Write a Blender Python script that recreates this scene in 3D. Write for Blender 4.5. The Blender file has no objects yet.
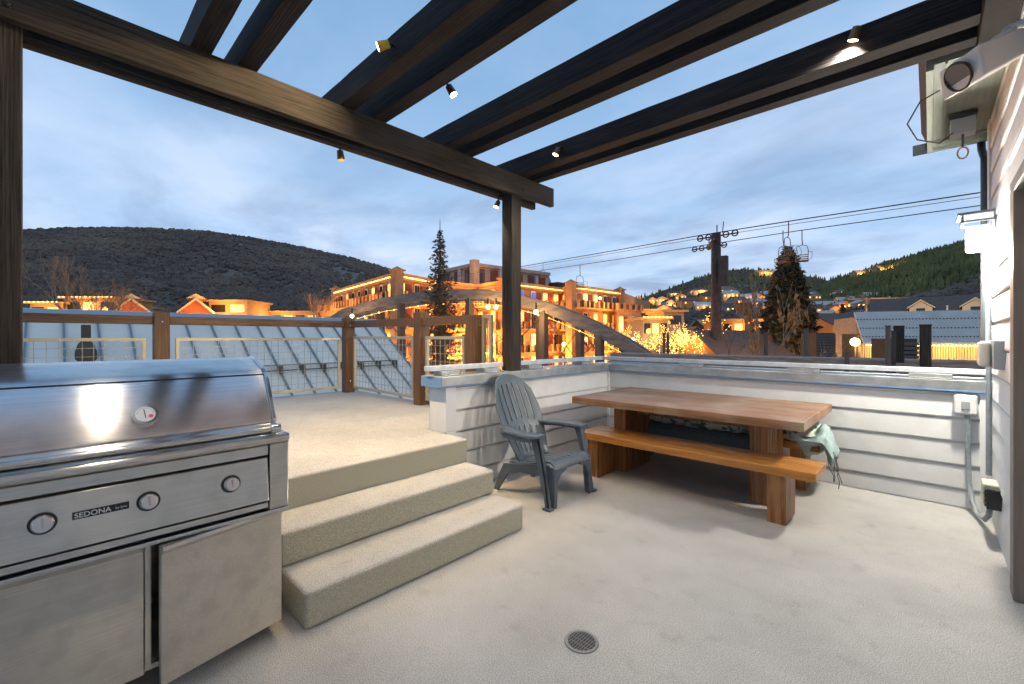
import bpy, math, random
from mathutils import Vector, Matrix, noise
random.seed(7)
R=math.radians
scn=bpy.context.scene
col=scn.collection
# ---------------------------------------------------------------- camera
FPX=439.0; HOR=337.0; CH=1.45
YAW=math.atan(418/439.0)
FW=(-math.sin(YAW),math.cos(YAW)); RT=(math.cos(YAW),math.sin(YAW))
cam=bpy.data.cameras.new('camera'); co=bpy.data.objects.new('camera',cam); col.objects.link(co)
cam.sensor_width=36; cam.lens=36*FPX/1024; cam.shift_y=-(342-HOR)/1024
cam.clip_start=.05; cam.clip_end=6000
co.location=(0,0,CH); co.rotation_euler=(R(90),0,YAW)
scn.camera=co
# ---------------------------------------------------------------- world: dusk sky with thin cloud
w=bpy.data.worlds.new('World'); scn.world=w; w.use_nodes=True
nt=w.node_tree; nt.nodes.clear(); N=nt.nodes.new; Lk=nt.links.new
out=N('ShaderNodeOutputWorld'); bg=N('ShaderNodeBackground'); Lk(bg.outputs[0],out.inputs[0])
SUN_EL=R(3); SUN_ROT=R(250)
sky=N('ShaderNodeTexSky'); sky.sky_type='NISHITA'; sky.sun_disc=False; sky.sun_elevation=SUN_EL; sky.sun_rotation=SUN_ROT
tc=N('ShaderNodeTexCoord'); sep=N('ShaderNodeSeparateXYZ'); Lk(tc.outputs['Generated'],sep.inputs[0])
rmp=N('ShaderNodeValToRGB'); Lk(sep.outputs[2],rmp.inputs[0])
e=rmp.color_ramp.elements
e[0].position=0.0; e[0].color=(.42,.56,.74,1)
e[1].position=1.0; e[1].color=(.10,.22,.43,1)
for p_,c_ in ((.08,(.38,.54,.76,1)),(.25,(.32,.47,.69,1)),(.5,(.20,.36,.58,1))):
    q=rmp.color_ramp.elements.new(p_); q.color=c_
# planar cloud coordinates: dir.xy / (z+.12)
ad=N('ShaderNodeMath'); ad.operation='ADD'; ad.inputs[1].default_value=.13; Lk(sep.outputs[2],ad.inputs[0])
mx=N('ShaderNodeMath'); mx.operation='MAXIMUM'; mx.inputs[1].default_value=.05; Lk(ad.outputs[0],mx.inputs[0])
cmb=N('ShaderNodeCombineXYZ'); 
for i in (0,1):
    dv=N('ShaderNodeMath'); dv.operation='DIVIDE'; Lk(sep.outputs[i],dv.inputs[0]); Lk(mx.outputs[0],dv.inputs[1]); Lk(dv.outputs[0],cmb.inputs[i])
def nz(scale,det,rough,dist,off):
    mp=N('ShaderNodeMapping'); mp.inputs['Location'].default_value=off; mp.inputs['Rotation'].default_value=(0,0,.7); mp.inputs['Scale'].default_value=(.8,1.15,1); Lk(cmb.outputs[0],mp.inputs[0])
    n=N('ShaderNodeTexNoise'); n.inputs['Scale'].default_value=scale; n.inputs['Detail'].default_value=det; n.inputs['Roughness'].default_value=rough; n.inputs['Distortion'].default_value=dist
    Lk(mp.outputs[0],n.inputs['Vector']); return n
n1=nz(.75,9,.56,.25,(3.1,1.7,0)); n2=nz(1.3,9,.56,.3,(-4.2,6.3,0))
r1=N('ShaderNodeValToRGB'); Lk(n1.outputs[0],r1.inputs[0]); r1.color_ramp.elements[0].position=.42; r1.color_ramp.elements[1].position=.60
r2=N('ShaderNodeValToRGB'); Lk(n2.outputs[0],r2.inputs[0]); r2.color_ramp.elements[0].position=.47; r2.color_ramp.elements[1].position=.66
# clouds only low in the sky, thinning overhead
mr=N('ShaderNodeMapRange'); Lk(sep.outputs[2],mr.inputs[0]); mr.inputs[1].default_value=.05; mr.inputs[2].default_value=.62; mr.inputs[3].default_value=1; mr.inputs[4].default_value=.12
def mul(a,b,k=None):
    m=N('ShaderNodeMath'); m.operation='MULTIPLY'; Lk(a,m.inputs[0])
    if k is None: Lk(b,m.inputs[1])
    else: m.inputs[1].default_value=k
    return m.outputs[0]
def mixc(fac,a,b):
    m=N('ShaderNodeMix'); m.data_type='RGBA'; Lk(fac,m.inputs[0])
    if isinstance(a,tuple): m.inputs[6].default_value=a
    else: Lk(a,m.inputs[6])
    if isinstance(b,tuple): m.inputs[7].default_value=b
    else: Lk(b,m.inputs[7])
    return m.outputs[2]
c1=mixc(mul(mul(r1.outputs[0],mr.outputs[0]),None,.95),rmp.outputs[0],(.56,.65,.82,1))
c2=mixc(mul(mul(r2.outputs[0],mr.outputs[0]),None,.75),c1,(.17,.25,.41,1))
addn=N('ShaderNodeMix'); addn.data_type='RGBA'; addn.blend_type='ADD'; addn.inputs[0].default_value=.006
Lk(c2,addn.inputs[6]); Lk(sky.outputs[0],addn.inputs[7])
Lk(addn.outputs[2],bg.inputs[0]); bg.inputs[1].default_value=1.2
# faint last light of the day
sl=bpy.data.lights.new('sun','SUN'); sl.energy=.25; sl.angle=R(25); sl.color=(1,.86,.78)
so=bpy.data.objects.new('sun',sl); col.objects.link(so)
so.rotation_euler=(R(62),0,R(60))
vs=scn.view_settings; vs.view_transform='Standard'; vs.look='None'; vs.exposure=.16; vs.gamma=1
scn.render.resolution_x=1024; scn.render.resolution_y=684
# ---------------------------------------------------------------- helpers
WL={}
def link(o,parent=None):
    col.objects.link(o)
    if parent is not None:
        o.parent=parent; o.location=tuple(-a for a in WL[parent.name]) if parent.type=='EMPTY' else (0,0,0)
    WL[o.name]=(0,0,0) if o.type!='EMPTY' else WL.get(o.name,(0,0,0))
    return o
def tag(o,label=None,cat=None,group=None,kind=None):
    if label: o['label']=label
    if cat: o['category']=cat
    if group: o['group']=group
    if kind: o['kind']=kind
    return o
def thing(name,label,cat,loc=(0,0,0),group=None):
    o=bpy.data.objects.new(name,None); o.empty_display_size=.1; o.location=loc; col.objects.link(o)
    WL[o.name]=tuple(loc); tag(o,label,cat,group); return o
def dup(root,loc,rotz=0,label=None,cat=None):
    r=root.copy(); col.objects.link(r); r.location=loc; r.rotation_euler=(0,0,rotz)
    if label: r['label']=label
    for ch in list(root.children):
        c=ch.copy(); col.objects.link(c); c.parent=r
        for g in list(ch.children):
            d=g.copy(); col.objects.link(d); d.parent=c
    return r
class MB:
    def __init__(s): s.v=[]; s.f=[]
    def add(s,vs,fs):
        b=len(s.v); s.v+= [tuple(x) for x in vs]; s.f+=[tuple(b+i for i in f) for f in fs]; return s
    def box(s,x0,x1,y0,y1,z0,z1):
        return s.add([(x0,y0,z0),(x1,y0,z0),(x1,y1,z0),(x0,y1,z0),(x0,y0,z1),(x1,y0,z1),(x1,y1,z1),(x0,y1,z1)],
          [(0,3,2,1),(4,5,6,7),(0,1,5,4),(1,2,6,5),(2,3,7,6),(3,0,4,7)])
    def hexa(s,p):   # 8 points: bottom ring, top ring
        return s.add(p,[(0,3,2,1),(4,5,6,7),(0,1,5,4),(1,2,6,5),(2,3,7,6),(3,0,4,7)])
    def bar(s,a,b,wx,wz,up=(0,0,1)):
        a=Vector(a); b=Vector(b); d=(b-a).normalized(); u=Vector(up)
        if abs(d.dot(u))>.98: u=Vector((1,0,0))
        x=d.cross(u).normalized()*wx/2; z=x.cross(d).normalized()*wz/2
        return s.hexa([a-x-z,a+x-z,b+x-z,b-x-z,a-x+z,a+x+z,b+x+z,b-x+z])
    def tube(s,pts,r,n=8,cap=True):
        pts=[Vector(p) for p in pts]; k=len(pts); rs=r if isinstance(r,(list,tuple)) else [r]*k
        vs=[]; prev=None
        for i,p in enumerate(pts):
            t=(pts[min(i+1,k-1)]-pts[max(i-1,0)]).normalized()
            if prev is None:
                u=Vector((0,0,1)) if abs(t.z)<.9 else Vector((1,0,0)); a=t.cross(u).normalized()
            else: a=(prev-t*prev.dot(t)).normalized()
            prev=a; b=t.cross(a)
            for j in range(n):
                an=2*math.pi*j/n; vs.append(p+(a*math.cos(an)+b*math.sin(an))*rs[i])
        fs=[(i*n+j,i*n+(j+1)%n,(i+1)*n+(j+1)%n,(i+1)*n+j) for i in range(k-1) for j in range(n)]
        if cap: fs+=[tuple(range(n-1,-1,-1)),tuple((k-1)*n+j for j in range(n))]
        return s.add(vs,fs)
    def cyl(s,a,b,r,n=20,r2=None): return s.tube([a,b],[r,r if r2 is None else r2],n)
    def prism(s,poly,ext):
        n=len(poly); e_=Vector(ext); v=[Vector(p) for p in poly]; v+=[p+e_ for p in v[:n]]
        return s.add(v,[tuple(range(n)),tuple(range(2*n-1,n-1,-1))]+[(i,i+n,(i+1)%n+n,(i+1)%n) for i in range(n)])
    def ball(s,c,r,n=6,m=4,sc=(1,1,1)):
        vs=[(c[0],c[1],c[2]-r*sc[2])]
        for i in range(1,m):
            ph=-math.pi/2+math.pi*i/m
            for j in range(n):
                a=2*math.pi*j/n; vs.append((c[0]+r*sc[0]*math.cos(ph)*math.cos(a),c[1]+r*sc[1]*math.cos(ph)*math.sin(a),c[2]+r*sc[2]*math.sin(ph)))
        vs.append((c[0],c[1],c[2]+r*sc[2])); t=len(vs)-1
        fs=[(0,1+(j+1)%n,1+j) for j in range(n)]+[(t,1+(m-2)*n+j,1+(m-2)*n+(j+1)%n) for j in range(n)]
        fs+=[(1+i*n+j,1+i*n+(j+1)%n,1+(i+1)*n+(j+1)%n,1+(i+1)*n+j) for i in range(m-2) for j in range(n)]
        return s.add(vs,fs)
    def build(s,name,mat,parent=None,smooth=False,bevel=0,seg=2):
        me=bpy.data.meshes.new(name); me.from_pydata(s.v,[],s.f); me.update()
        if smooth:
            for p in me.polygons: p.use_smooth=True
        me.materials.append(mat)
        import bmesh
        bm=bmesh.new(); bm.from_mesh(me); 
        if len(bm.faces)<60000: bmesh.ops.recalc_face_normals(bm,faces=bm.faces)
        bm.to_mesh(me); bm.free()
        if smooth: me.set_sharp_from_angle(angle=R(42))
        o=bpy.data.objects.new(name,me); link(o,parent)
        if bevel:
            m=o.modifiers.new('bevel','BEVEL'); m.width=bevel; m.segments=seg; m.limit_method='ANGLE'; m.angle_limit=R(40); m.harden_normals=False
        return o
def one(name,mb,mat,label,cat,group=None,**k): return tag(mb.build(name,mat,**k),label,cat,group)
def at(px,d,py=None,z=None):
    l=(px-512)/FPX; x=d*(FW[0]+l*RT[0]); y=d*(FW[1]+l*RT[1])
    return Vector((x,y,CH-(py-HOR)*d/FPX if py is not None else (z or 0)))
def lamp(name,kind,loc,power,colr,size=.05,target=None,spot=None,blend=.5,parent=None):
    l=bpy.data.lights.new(name,kind); l.energy=power; l.color=colr
    if kind in('POINT','SPOT'): l.shadow_soft_size=size
    if kind=='SPOT': l.spot_size=R(spot); l.spot_blend=blend
    if kind=='AREA': l.size=size
    o=bpy.data.objects.new(name,l); col.objects.link(o)
    o.location=loc
    if target is not None: o.rotation_euler=(Vector(target)-Vector(loc)).to_track_quat('-Z','Y').to_euler()
    return o
# ---------------------------------------------------------------- materials
def mat(name,c,rough=.7,metal=0,spec=None,emit=None,es=0):
    m=bpy.data.materials.new(name); m.use_nodes=True; b=m.node_tree.nodes['Principled BSDF']
    b.inputs['Base Color'].default_value=(*c,1); b.inputs['Roughness'].default_value=rough; b.inputs['Metallic'].default_value=metal
    if spec is not None: b.inputs['Specular IOR Level'].default_value=spec
    if emit: b.inputs['Emission Color'].default_value=(*emit,1); b.inputs['Emission Strength'].default_value=es
    return m
def noisy(name,c1,c2,scale=5,stretch=(1,1,1),rough=(.6,.8),metal=0,bump=0,bscale=None,lo=.35,hi=.65,det=6,c3=None,s3=1.2,w3=.4,spec=None,bdist=.01,rot=(0,0,0)):
    m=mat(name,c1,rough[0],metal,spec); t=m.node_tree; b=t.nodes['Principled BSDF']; n=t.nodes.new; L=t.links.new
    tc=n('ShaderNodeTexCoord'); mp=n('ShaderNodeMapping'); mp.inputs['Scale'].default_value=stretch; mp.inputs['Rotation'].default_value=rot; L(tc.outputs['Object'],mp.inputs[0])
    x=n('ShaderNodeTexNoise'); x.inputs['Scale'].default_value=scale; x.inputs['Detail'].default_value=det; x.inputs['Roughness'].default_value=.6; L(mp.outputs[0],x.inputs['Vector'])
    r=n('ShaderNodeValToRGB'); r.color_ramp.elements[0].position=lo; r.color_ramp.elements[1].position=hi
    r.color_ramp.elements[0].color=(*c1,1); r.color_ramp.elements[1].color=(*c2,1); L(x.outputs[0],r.inputs[0])
    cs=r.outputs[0]
    if c3:
        y=n('ShaderNodeTexNoise'); y.inputs['Scale'].default_value=s3; y.inputs['Detail'].default_value=5; L(tc.outputs['Object'],y.inputs['Vector'])
        r3=n('ShaderNodeValToRGB'); r3.color_ramp.elements[0].position=.45; r3.color_ramp.elements[1].position=.7; L(y.outputs[0],r3.inputs[0])
        mm=n('ShaderNodeMath'); mm.operation='MULTIPLY'; mm.inputs[1].default_value=w3; L(r3.outputs[0],mm.inputs[0])
        mi=n('ShaderNodeMix'); mi.data_type='RGBA'; L(mm.outputs[0],mi.inputs[0]); L(cs,mi.inputs[6]); mi.inputs[7].default_value=(*c3,1); cs=mi.outputs[2]
    L(cs,b.inputs['Base Color'])
    mr=n('ShaderNodeMapRange'); mr.inputs[3].default_value=rough[0]; mr.inputs[4].default_value=rough[1]; L(x.outputs[0],mr.inputs[0]); L(mr.outputs[0],b.inputs['Roughness'])
    if bump:
        y=x
        if bscale:
            y=n('ShaderNodeTexNoise'); y.inputs['Scale'].default_value=bscale; y.inputs['Detail'].default_value=4; L(mp.outputs[0],y.inputs['Vector'])
        bu=n('ShaderNodeBump'); bu.inputs['Strength'].default_value=bump; bu.inputs['Distance'].default_value=bdist; L(y.outputs[0],bu.inputs['Height']); L(bu.outputs[0],b.inputs['Normal'])
    return m
def emis(name,c,s): return mat(name,(.8,.7,.5),.5,0,emit=c,es=s)
M={}
def concrete():
    # speckled deck coating on top, coarser olive aggregate on the risers
    m=mat('deck_coating',(.5,.47,.43),.75); t=m.node_tree; b=t.nodes['Principled BSDF']; n=t.nodes.new; L=t.links.new
    tc=n('ShaderNodeTexCoord'); g=n('ShaderNodeNewGeometry')
    def nn(s,d,lo,hi,a,c):
        x=n('ShaderNodeTexNoise'); x.inputs['Scale'].default_value=s; x.inputs['Detail'].default_value=d; x.inputs['Roughness'].default_value=.65; L(tc.outputs['Object'],x.inputs['Vector'])
        r=n('ShaderNodeValToRGB'); r.color_ramp.elements[0].position=lo; r.color_ramp.elements[1].position=hi; r.color_ramp.elements[0].color=(*a,1); r.color_ramp.elements[1].color=(*c,1); L(x.outputs[0],r.inputs[0]); return x,r
    x1,r1=nn(190,3,.38,.62,(.28,.272,.258),(.63,.618,.595))
    x2,r2=nn(1.3,7,.35,.7,(.76,.75,.73),(1,1,1))
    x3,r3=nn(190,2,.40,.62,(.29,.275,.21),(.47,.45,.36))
    x4,r4=nn(7,8,.56,.74,(1,1,1),(.80,.79,.77))
    def mixm(a,c,bt='MULTIPLY',f=1.0):
        q=n('ShaderNodeMix'); q.data_type='RGBA'; q.blend_type=bt; q.inputs[0].default_value=f; L(a,q.inputs[6]); L(c,q.inputs[7]); return q
    top=mixm(mixm(r1.outputs[0],r2.outputs[0]).outputs[2],r4.outputs[0])
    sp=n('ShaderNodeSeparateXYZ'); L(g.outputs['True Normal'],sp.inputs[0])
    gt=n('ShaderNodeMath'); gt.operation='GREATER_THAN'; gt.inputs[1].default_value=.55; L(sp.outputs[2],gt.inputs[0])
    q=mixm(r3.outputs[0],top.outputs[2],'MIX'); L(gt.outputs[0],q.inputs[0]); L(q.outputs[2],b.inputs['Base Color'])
    bu=n('ShaderNodeBump'); bu.inputs['Strength'].default_value=.2; bu.inputs['Distance'].default_value=.002; L(x1.outputs[0],bu.inputs['Height']); L(bu.outputs[0],b.inputs['Normal'])
    return m
M['floor']=concrete()
M['beam_x']=noisy('stained_timber_along_x',(.005,.005,.007),(.032,.025,.023),9,(.35,11,11),(.7,.9),bump=.8,bdist=.008,spec=.25,c3=(.03,.027,.03),w3=.5,s3=2)
M['beam_y']=noisy('stained_timber_along_y',(.010,.008,.006),(.055,.041,.031),9,(11,.35,11),(.75,.92),bump=.8,bdist=.008,spec=.25,c3=(.055,.047,.042),w3=.5,s3=2)
M['beam_z']=noisy('stained_timber_upright',(.012,.010,.008),(.06,.048,.04),9,(11,11,.35),(.75,.92),bump=.8,bdist=.008,spec=.25,c3=(.05,.044,.04),w3=.5,s3=2)
M['rail_wood_y']=noisy('fence_rail_timber',(.07,.035,.015),(.17,.085,.035),6,(9,.4,9),(.4,.6),bump=.3)
M['rail_wood_z']=noisy('fence_post_timber',(.06,.03,.013),(.16,.078,.03),7,(9,9,.4),(.4,.6),bump=.3)
M['table']=noisy('weathered_table_timber',(.16,.062,.022),(.34,.17,.075),4,(.5,14,14),(.3,.5),bump=.2,bdist=.004,c3=(.42,.35,.26),w3=.6,s3=2.6,lo=.3,hi=.7)
M['bench']=noisy('varnished_bench_timber',(.30,.105,.018),(.58,.26,.055),4,(.5,12,12),(.16,.28),bump=.08,bdist=.003,lo=.3,hi=.7)
M['leg']=noisy('varnished_leg_timber',(.16,.062,.02),(.40,.18,.055),4,(14,14,.5),(.22,.35),bump=.1,bdist=.003,lo=.3,hi=.7)
M['siding']=noisy('painted_siding',(.73,.725,.71),(.80,.80,.79),6,(1,1,1),(.42,.55),bump=.06,c3=(.64,.62,.58),w3=.3,s3=2.3)
M['trim']=mat('painted_trim',(.78,.78,.77),.45)
M['cap']=noisy('galvanised_flashing',(.42,.43,.42),(.56,.57,.55),9,(1,1,1),(.28,.45),.75,bump=.05)
M['rail']=noisy('galvanised_rail',(.55,.58,.60),(.72,.75,.77),12,(1,1,1),(.35,.5),.5,bump=.05)
M['bluetape']=mat('blue_protective_film',(.14,.27,.50),.35)
def steel(name,stretch,base=(.55,.54,.52),r=(.2,.34),bump=.05):
    m=noisy(name,tuple(a*.86 for a in base),tuple(min(1,a*1.08) for a in base),3,stretch,r,1,bump=bump,bdist=.002,c3=tuple(a*.60 for a in base),w3=.40,s3=11)
    b=m.node_tree.nodes['Principled BSDF']; b.inputs['Anisotropic'].default_value=.98; b.inputs['Anisotropic Rotation'].default_value=.25
    cx_=m.node_tree.nodes.new('ShaderNodeCombineXYZ'); cx_.inputs[1].default_value=1; m.node_tree.links.new(cx_.outputs[0],b.inputs['Tangent'])
    return m
M['steel']=steel('brushed_stainless',(180,1.2,180),(.80,.75,.67),(.17,.26),0)
M['steel_v']=steel('brushed_stainless_door',(180,1.2,180),(.78,.71,.61),(.26,.36),0)
M['steel_lid']=steel('brushed_stainless_lid',(180,1.0,180),(.86,.83,.79),(.15,.23),0)
M['chrome']=mat('polished_metal',(.75,.74,.72),.1,1)
M['black']=mat('black_enamel',(.012,.012,.013),.35)
M['dark']=mat('dark_gap',(.02,.02,.02),.7)
M['white']=mat('white_plastic',(.78,.78,.76),.4)
M['cream']=mat('cream_plastic',(.66,.62,.42),.4)
M['greyplast']=mat('grey_plastic',(.30,.33,.35),.45)
M['conduit']=noisy('grey_flexible_conduit',(.20,.24,.26),(.28,.32,.34),30,(1,1,1),(.4,.5))
M['slate']=noisy('slate_plastic',(.06,.08,.105),(.08,.105,.135),30,(1,1,1),(.36,.46),bump=.05,bdist=.001,c3=(.095,.12,.145),w3=.35,s3=5)
M['cushion']=noisy('slate_canvas',(.055,.065,.075),(.085,.098,.11),40,(1,1,1),(.85,.95),bump=.3,bdist=.003)
M['teal']=noisy('pale_teal_canvas',(.30,.42,.42),(.42,.54,.53),14,(1,1,1),(.8,.9),bump=.2)
M['print']=noisy('leaf_print_canvas',(.07,.17,.12),(.58,.60,.50),16,(1,1,1),(.85,.92),lo=.42,hi=.48,det=1,c3=(.30,.42,.38),w3=.7,s3=9)
M['paintgrey']=noisy('blue_grey_standing_seam',(.68,.66,.57),(.75,.72,.63),2,(1,1,1),(.6,.75),0,bump=.03,c3=(.60,.62,.58),w3=.4,s3=.6)
M['mesh']=mat('galvanised_wire',(.42,.40,.34),.4,.7)
M['frame']=mat('galvanised_frame',(.55,.50,.36),.4,.6)
M['steelbridge']=noisy('weathered_arch_timber',(.13,.115,.10),(.25,.225,.20),1.5,(1,1,4),(.7,.85),bump=.3,bdist=.05)
M['stucco']=noisy('hotel_stucco',(.36,.19,.085),(.44,.245,.115),.8,(1,1,1),(.85,.95))
M['stucco2']=noisy('penthouse_stucco',(.36,.26,.20),(.44,.33,.26),.8,(1,1,1),(.85,.95))
M['brick']=noisy('brick_panel',(.15,.04,.022),(.23,.06,.032),3,(1,1,4),(.85,.95))
M['winframe']=mat('window_frame_paint',(.55,.45,.32),.6)
M['glass']=mat('dark_window_glass',(.02,.022,.028),.08)
M['bluewin']=mat('blue_lit_window',(.02,.02,.05),.2,emit=(.12,.16,1),es=.9)
M['amberwin']=emis('amber_lit_window',(1,.45,.07),2.2)
M['dimwin']=emis('dim_amber_window',(1,.40,.06),.9)
M['bulb']=emis('warm_bulb',(1,.50,.10),6)
M['bulbw']=emis('bright_warm_bulb',(1,.66,.25),12)
M['fairy']=emis('fairy_bulb',(1,.50,.07),4.5)
M['led']=emis('led_lens',(1,.80,.52),18)
M['ledw']=emis('white_led_glass',(.95,.98,1.0),10)
M['slatefoot']=mat('rubber',(.03,.03,.03),.8)
M['roofdark']=noisy('dark_shingle',(.06,.05,.045),(.11,.09,.08),3,(1,1,6),(.8,.95))
M['roofbrown']=noisy('brown_shingle',(.11,.075,.055),(.17,.115,.085),2,(1,1,5),(.8,.95))
M['roofsnow']=noisy('pale_roof',(.35,.36,.38),(.45,.46,.48),2,(1,1,1),(.7,.9))
M['redwall']=noisy('red_board_wall',(.42,.10,.03),(.52,.14,.045),2,(6,6,.5),(.8,.9))
M['tanwall']=noisy('tan_wall',(.38,.25,.11),(.46,.31,.15),1,(1,1,1),(.85,.95))
M['orangewall']=noisy('orange_wall',(.50,.22,.07),(.58,.27,.09),1,(1,1,1),(.85,.95))
M['stonewall']=noisy('grey_stone_wall',(.22,.19,.16),(.34,.29,.24),2,(1,1,3),(.85,.95))
M['palewall']=noisy('pale_clapboard',(.48,.42,.36),(.56,.50,.43),1,(1,1,8),(.85,.95))
M['bark']=noisy('bark',(.09,.06,.04),(.16,.11,.075),3,(4,4,1),(.85,.95))
M['barkpale']=noisy('pale_bark',(.22,.15,.09),(.32,.23,.15),3,(4,4,1),(.85,.95))
M['needle']=noisy('conifer_needles',(.035,.034,.018),(.095,.08,.038),1.2,(1,1,1),(.85,.95),lo=.3,hi=.7)
M['needle2']=noisy('spruce_needles',(.075,.065,.038),(.16,.13,.07),2.5,(1,1,1),(.85,.95),lo=.3,hi=.7)
M['leaf']=noisy('dry_orange_leaves',(.38,.15,.04),(.50,.24,.08),2,(1,1,1),(.8,.9))
M['scrub']=noisy('bare_scrub_oak',(.055,.043,.036),(.15,.115,.095),.12,(1,1,1),(.95,1),lo=.3,hi=.7,c3=(.20,.16,.11),w3=.6,s3=.018)
M['forest']=noisy('hillside_conifers',(.065,.07,.022),(.17,.17,.055),.06,(1,1,1),(.95,1),lo=.3,hi=.7,c3=(.17,.16,.07),w3=.5,s3=.02)
M['asphalt']=mat('roof_membrane',(.09,.085,.08),.9)
M['plank']=noisy('old_plank_ledge',(.20,.15,.12),(.36,.28,.23),2,(.7,10,10),(.75,.9),bump=.2)
M['polewood']=noisy('grey_post_timber',(.07,.055,.045),(.13,.11,.09),4,(9,9,.5),(.7,.9))
M['liftsteel']=noisy('lift_tower_steel',(.025,.02,.02),(.055,.045,.042),3,(1,1,1),(.6,.8))
M['rust']=noisy('weathered_lift_metal',(.15,.09,.055),(.24,.16,.10),5,(1,1,1),(.6,.8))
M['cable']=mat('steel_cable',(.05,.055,.07),.5,.5)
M['doorbrown']=noisy('door_jamb',(.17,.14,.12),(.22,.185,.16),3,(9,9,.6),(.45,.6))
M['soffit']=noisy('soffit_board',(.22,.25,.22),(.30,.33,.29),3,(9,.5,9),(.6,.7))
M['gutter']=mat('dark_gutter',(.06,.075,.085),.35,.4)
M['yellow']=mat('yellow_plastic',(.65,.42,.04),.5)
M['bronze']=mat('bronze_lamp_body',(.16,.10,.05),.4,.6)
M['amberwall']=noisy('ribbed_awning_wall',(.58,.42,.2),(.66,.5,.27),1,(1,1,1),(.6,.8))
M['corr']=noisy('grey_ribbed_roof',(.50,.49,.45),(.58,.57,.53),.8,(1,1,1),(.5,.7),.2)
M['pink']=mat('pink_dial_mark',(.75,.04,.16),.4)
M['dial']=mat('dial_face',(.72,.72,.72),.35)
M['print_white']=mat('badge_letters',(.7,.7,.7),.35,.6)
# ---------------------------------------------------------------- terrain
SK=[(-9000,239),(-500,236),(-60,233),(60,230),(150,230),(210,232),(250,238),(300,247),(350,258),(395,272),(430,288),(520,305),(600,305),(640,300),(668,290),(700,279),(722,272),(745,270),(775,273),(800,276),(828,282),(850,276),(880,267),(920,256),(960,248),(985,245),(1060,240),(1400,237),(9000,242)]
def skyy(px):
    for (a,b),(c,d) in zip(SK,SK[1:]):
        if a<=px<=c:
            t=(px-a)/(c-a); return b+(d-b)*t
    return 240
def hill(x,y):
    rr=math.hypot(x,y)
    f=x*FW[0]+y*FW[1]; r=x*RT[0]+y*RT[1]
    if rr<125: return -4.0
    if f<rr*.12: px=9000 if r>0 else -9000; ff=rr*.12
    else: px=max(-9000,min(9000,512+FPX*r/f)); ff=f
    u=max(0,min(1,(px-430)/200)); u=u*u*(3-2*u)
    RR=520+(820-520)*u; R0=125
    if px>830: k=min(1,(px-830)/150); RR-=220*k
    top=(HOR-skyy(px))/FPX*(RR*ff/rr)+CH
    t=(rr-R0)/(RR-R0)
    if t<=1: s=(t**1.35)*(1-.0*t); s=s*.75+.25*(t*t*(3-2*t))
    else: s=1-.25*(t-1)
    nv=noise.noise(Vector((x*.012,y*.012,0)))*9+noise.noise(Vector((x*.04,y*.04,3)))*3.0
    amp=min(1,max(0,t*3))*(1-.75*math.exp(-((t-1)/.15)**2))
    return -4+(top+4)*s+nv*amp*.8
def ground():
    mb=MB(); na=300; rings=[0,20,60,100,125]+[125+i*9 for i in range(1,100)]+[1050,1150,1300,1600,2200,3500]
    vs=[(0,0,-4)]; 
    for r in rings[1:]:
        for j in range(na):
            a=2*math.pi*j/na; x=r*math.cos(a); y=r*math.sin(a); vs.append((x,y,hill(x,y) if r<1100 else max(-30,hill(x*1000/r,y*1000/r)-.12*(r-1000))))
    fs=[(0,1+j,1+(j+1)%na) for j in range(na)]
    for i in range(len(rings)-2):
        for j in range(na):
            fs.append((1+i*na+j,1+(i+1)*na+j,1+(i+1)*na+(j+1)%na,1+i*na+(j+1)%na))
    mb.add(vs,fs)
    m=noisy('hillside_ground',(.07,.06,.045),(.16,.135,.11),.02,(1,1,1),(.95,1),lo=.35,hi=.65,bump=.6,bscale=.12,bdist=3,c3=(.26,.23,.2),w3=.5,s3=.012)
    o=mb.build('ground',m,smooth=True); o['kind']='structure'
ground()
def scatter(name,label,matl,n,pxr,rr,size,kind='clump',seed=1):
    rnd=random.Random(seed); mb=MB(); c=0
    while c<n:
        px=rnd.uniform(*pxr); 
        r=rr[0]+(rr[1]-rr[0])*rnd.random()**.8
        l=(px-512)/FPX; k=r/math.hypot(1,l); p=at(px,k)
        if noise.noise(Vector((p.x*.02,p.y*.02,seed)))<-.22 and kind=='clump': 
            if rnd.random()<.7: continue
        z=hill(p.x,p.y); s=rnd.uniform(*size)
        if kind=='clump':
            vs=[];nn=6
            a0=rnd.random()*6
            for q,(rad,h) in enumerate(((1.0,-.1),(.95,.45),(.5,.9))):
                for j in range(nn):
                    a=a0+j*math.pi/3+q*.4; k2=rad*s*rnd.uniform(.7,1.25); vs.append((p.x+k2*math.cos(a),p.y+k2*math.sin(a),z+h*s*rnd.uniform(.8,1.25)))
            fs=[(i*nn+j,i*nn+(j+1)%nn,(i+1)*nn+(j+1)%nn,(i+1)*nn+j) for i in range(2) for j in range(nn)]+[tuple(12+j for j in range(nn))]
            mb.add(vs,fs)
        else:
            h=s*rnd.uniform(1.9,2.8); nn=6; vs=[]; a0=rnd.random()*6
            for (rad,hh) in ((.6,0),(.62,.18),(.28,.55),(.34,.58),(.0,1)):
                for j in range(nn):
                    a=a0+j*math.pi/3; k2=rad*s*rnd.uniform(.6,1.3); vs.append((p.x+k2*math.cos(a),p.y+k2*math.sin(a),z-.5+hh*h))
            mb.add(vs,[(i*nn+j,i*nn+(j+1)%nn,(i+1)*nn+(j+1)%nn,(i+1)*nn+j) for i in range(4) for j in range(nn)])
        c+=1
    tag(mb.build(name,matl),label,'vegetation',kind='stuff')
scatter('scrub_oak','bare brown scrub oak covering the long dark hillside on the left',M['scrub'],21000,(-60,470),(150,540),(.9,2.3))
scatter('hillside_brush','leafless grey brush covering the slope of the middle hill',M['scrub'],8000,(560,1010),(150,830),(1.3,3.0),seed=3)
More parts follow.
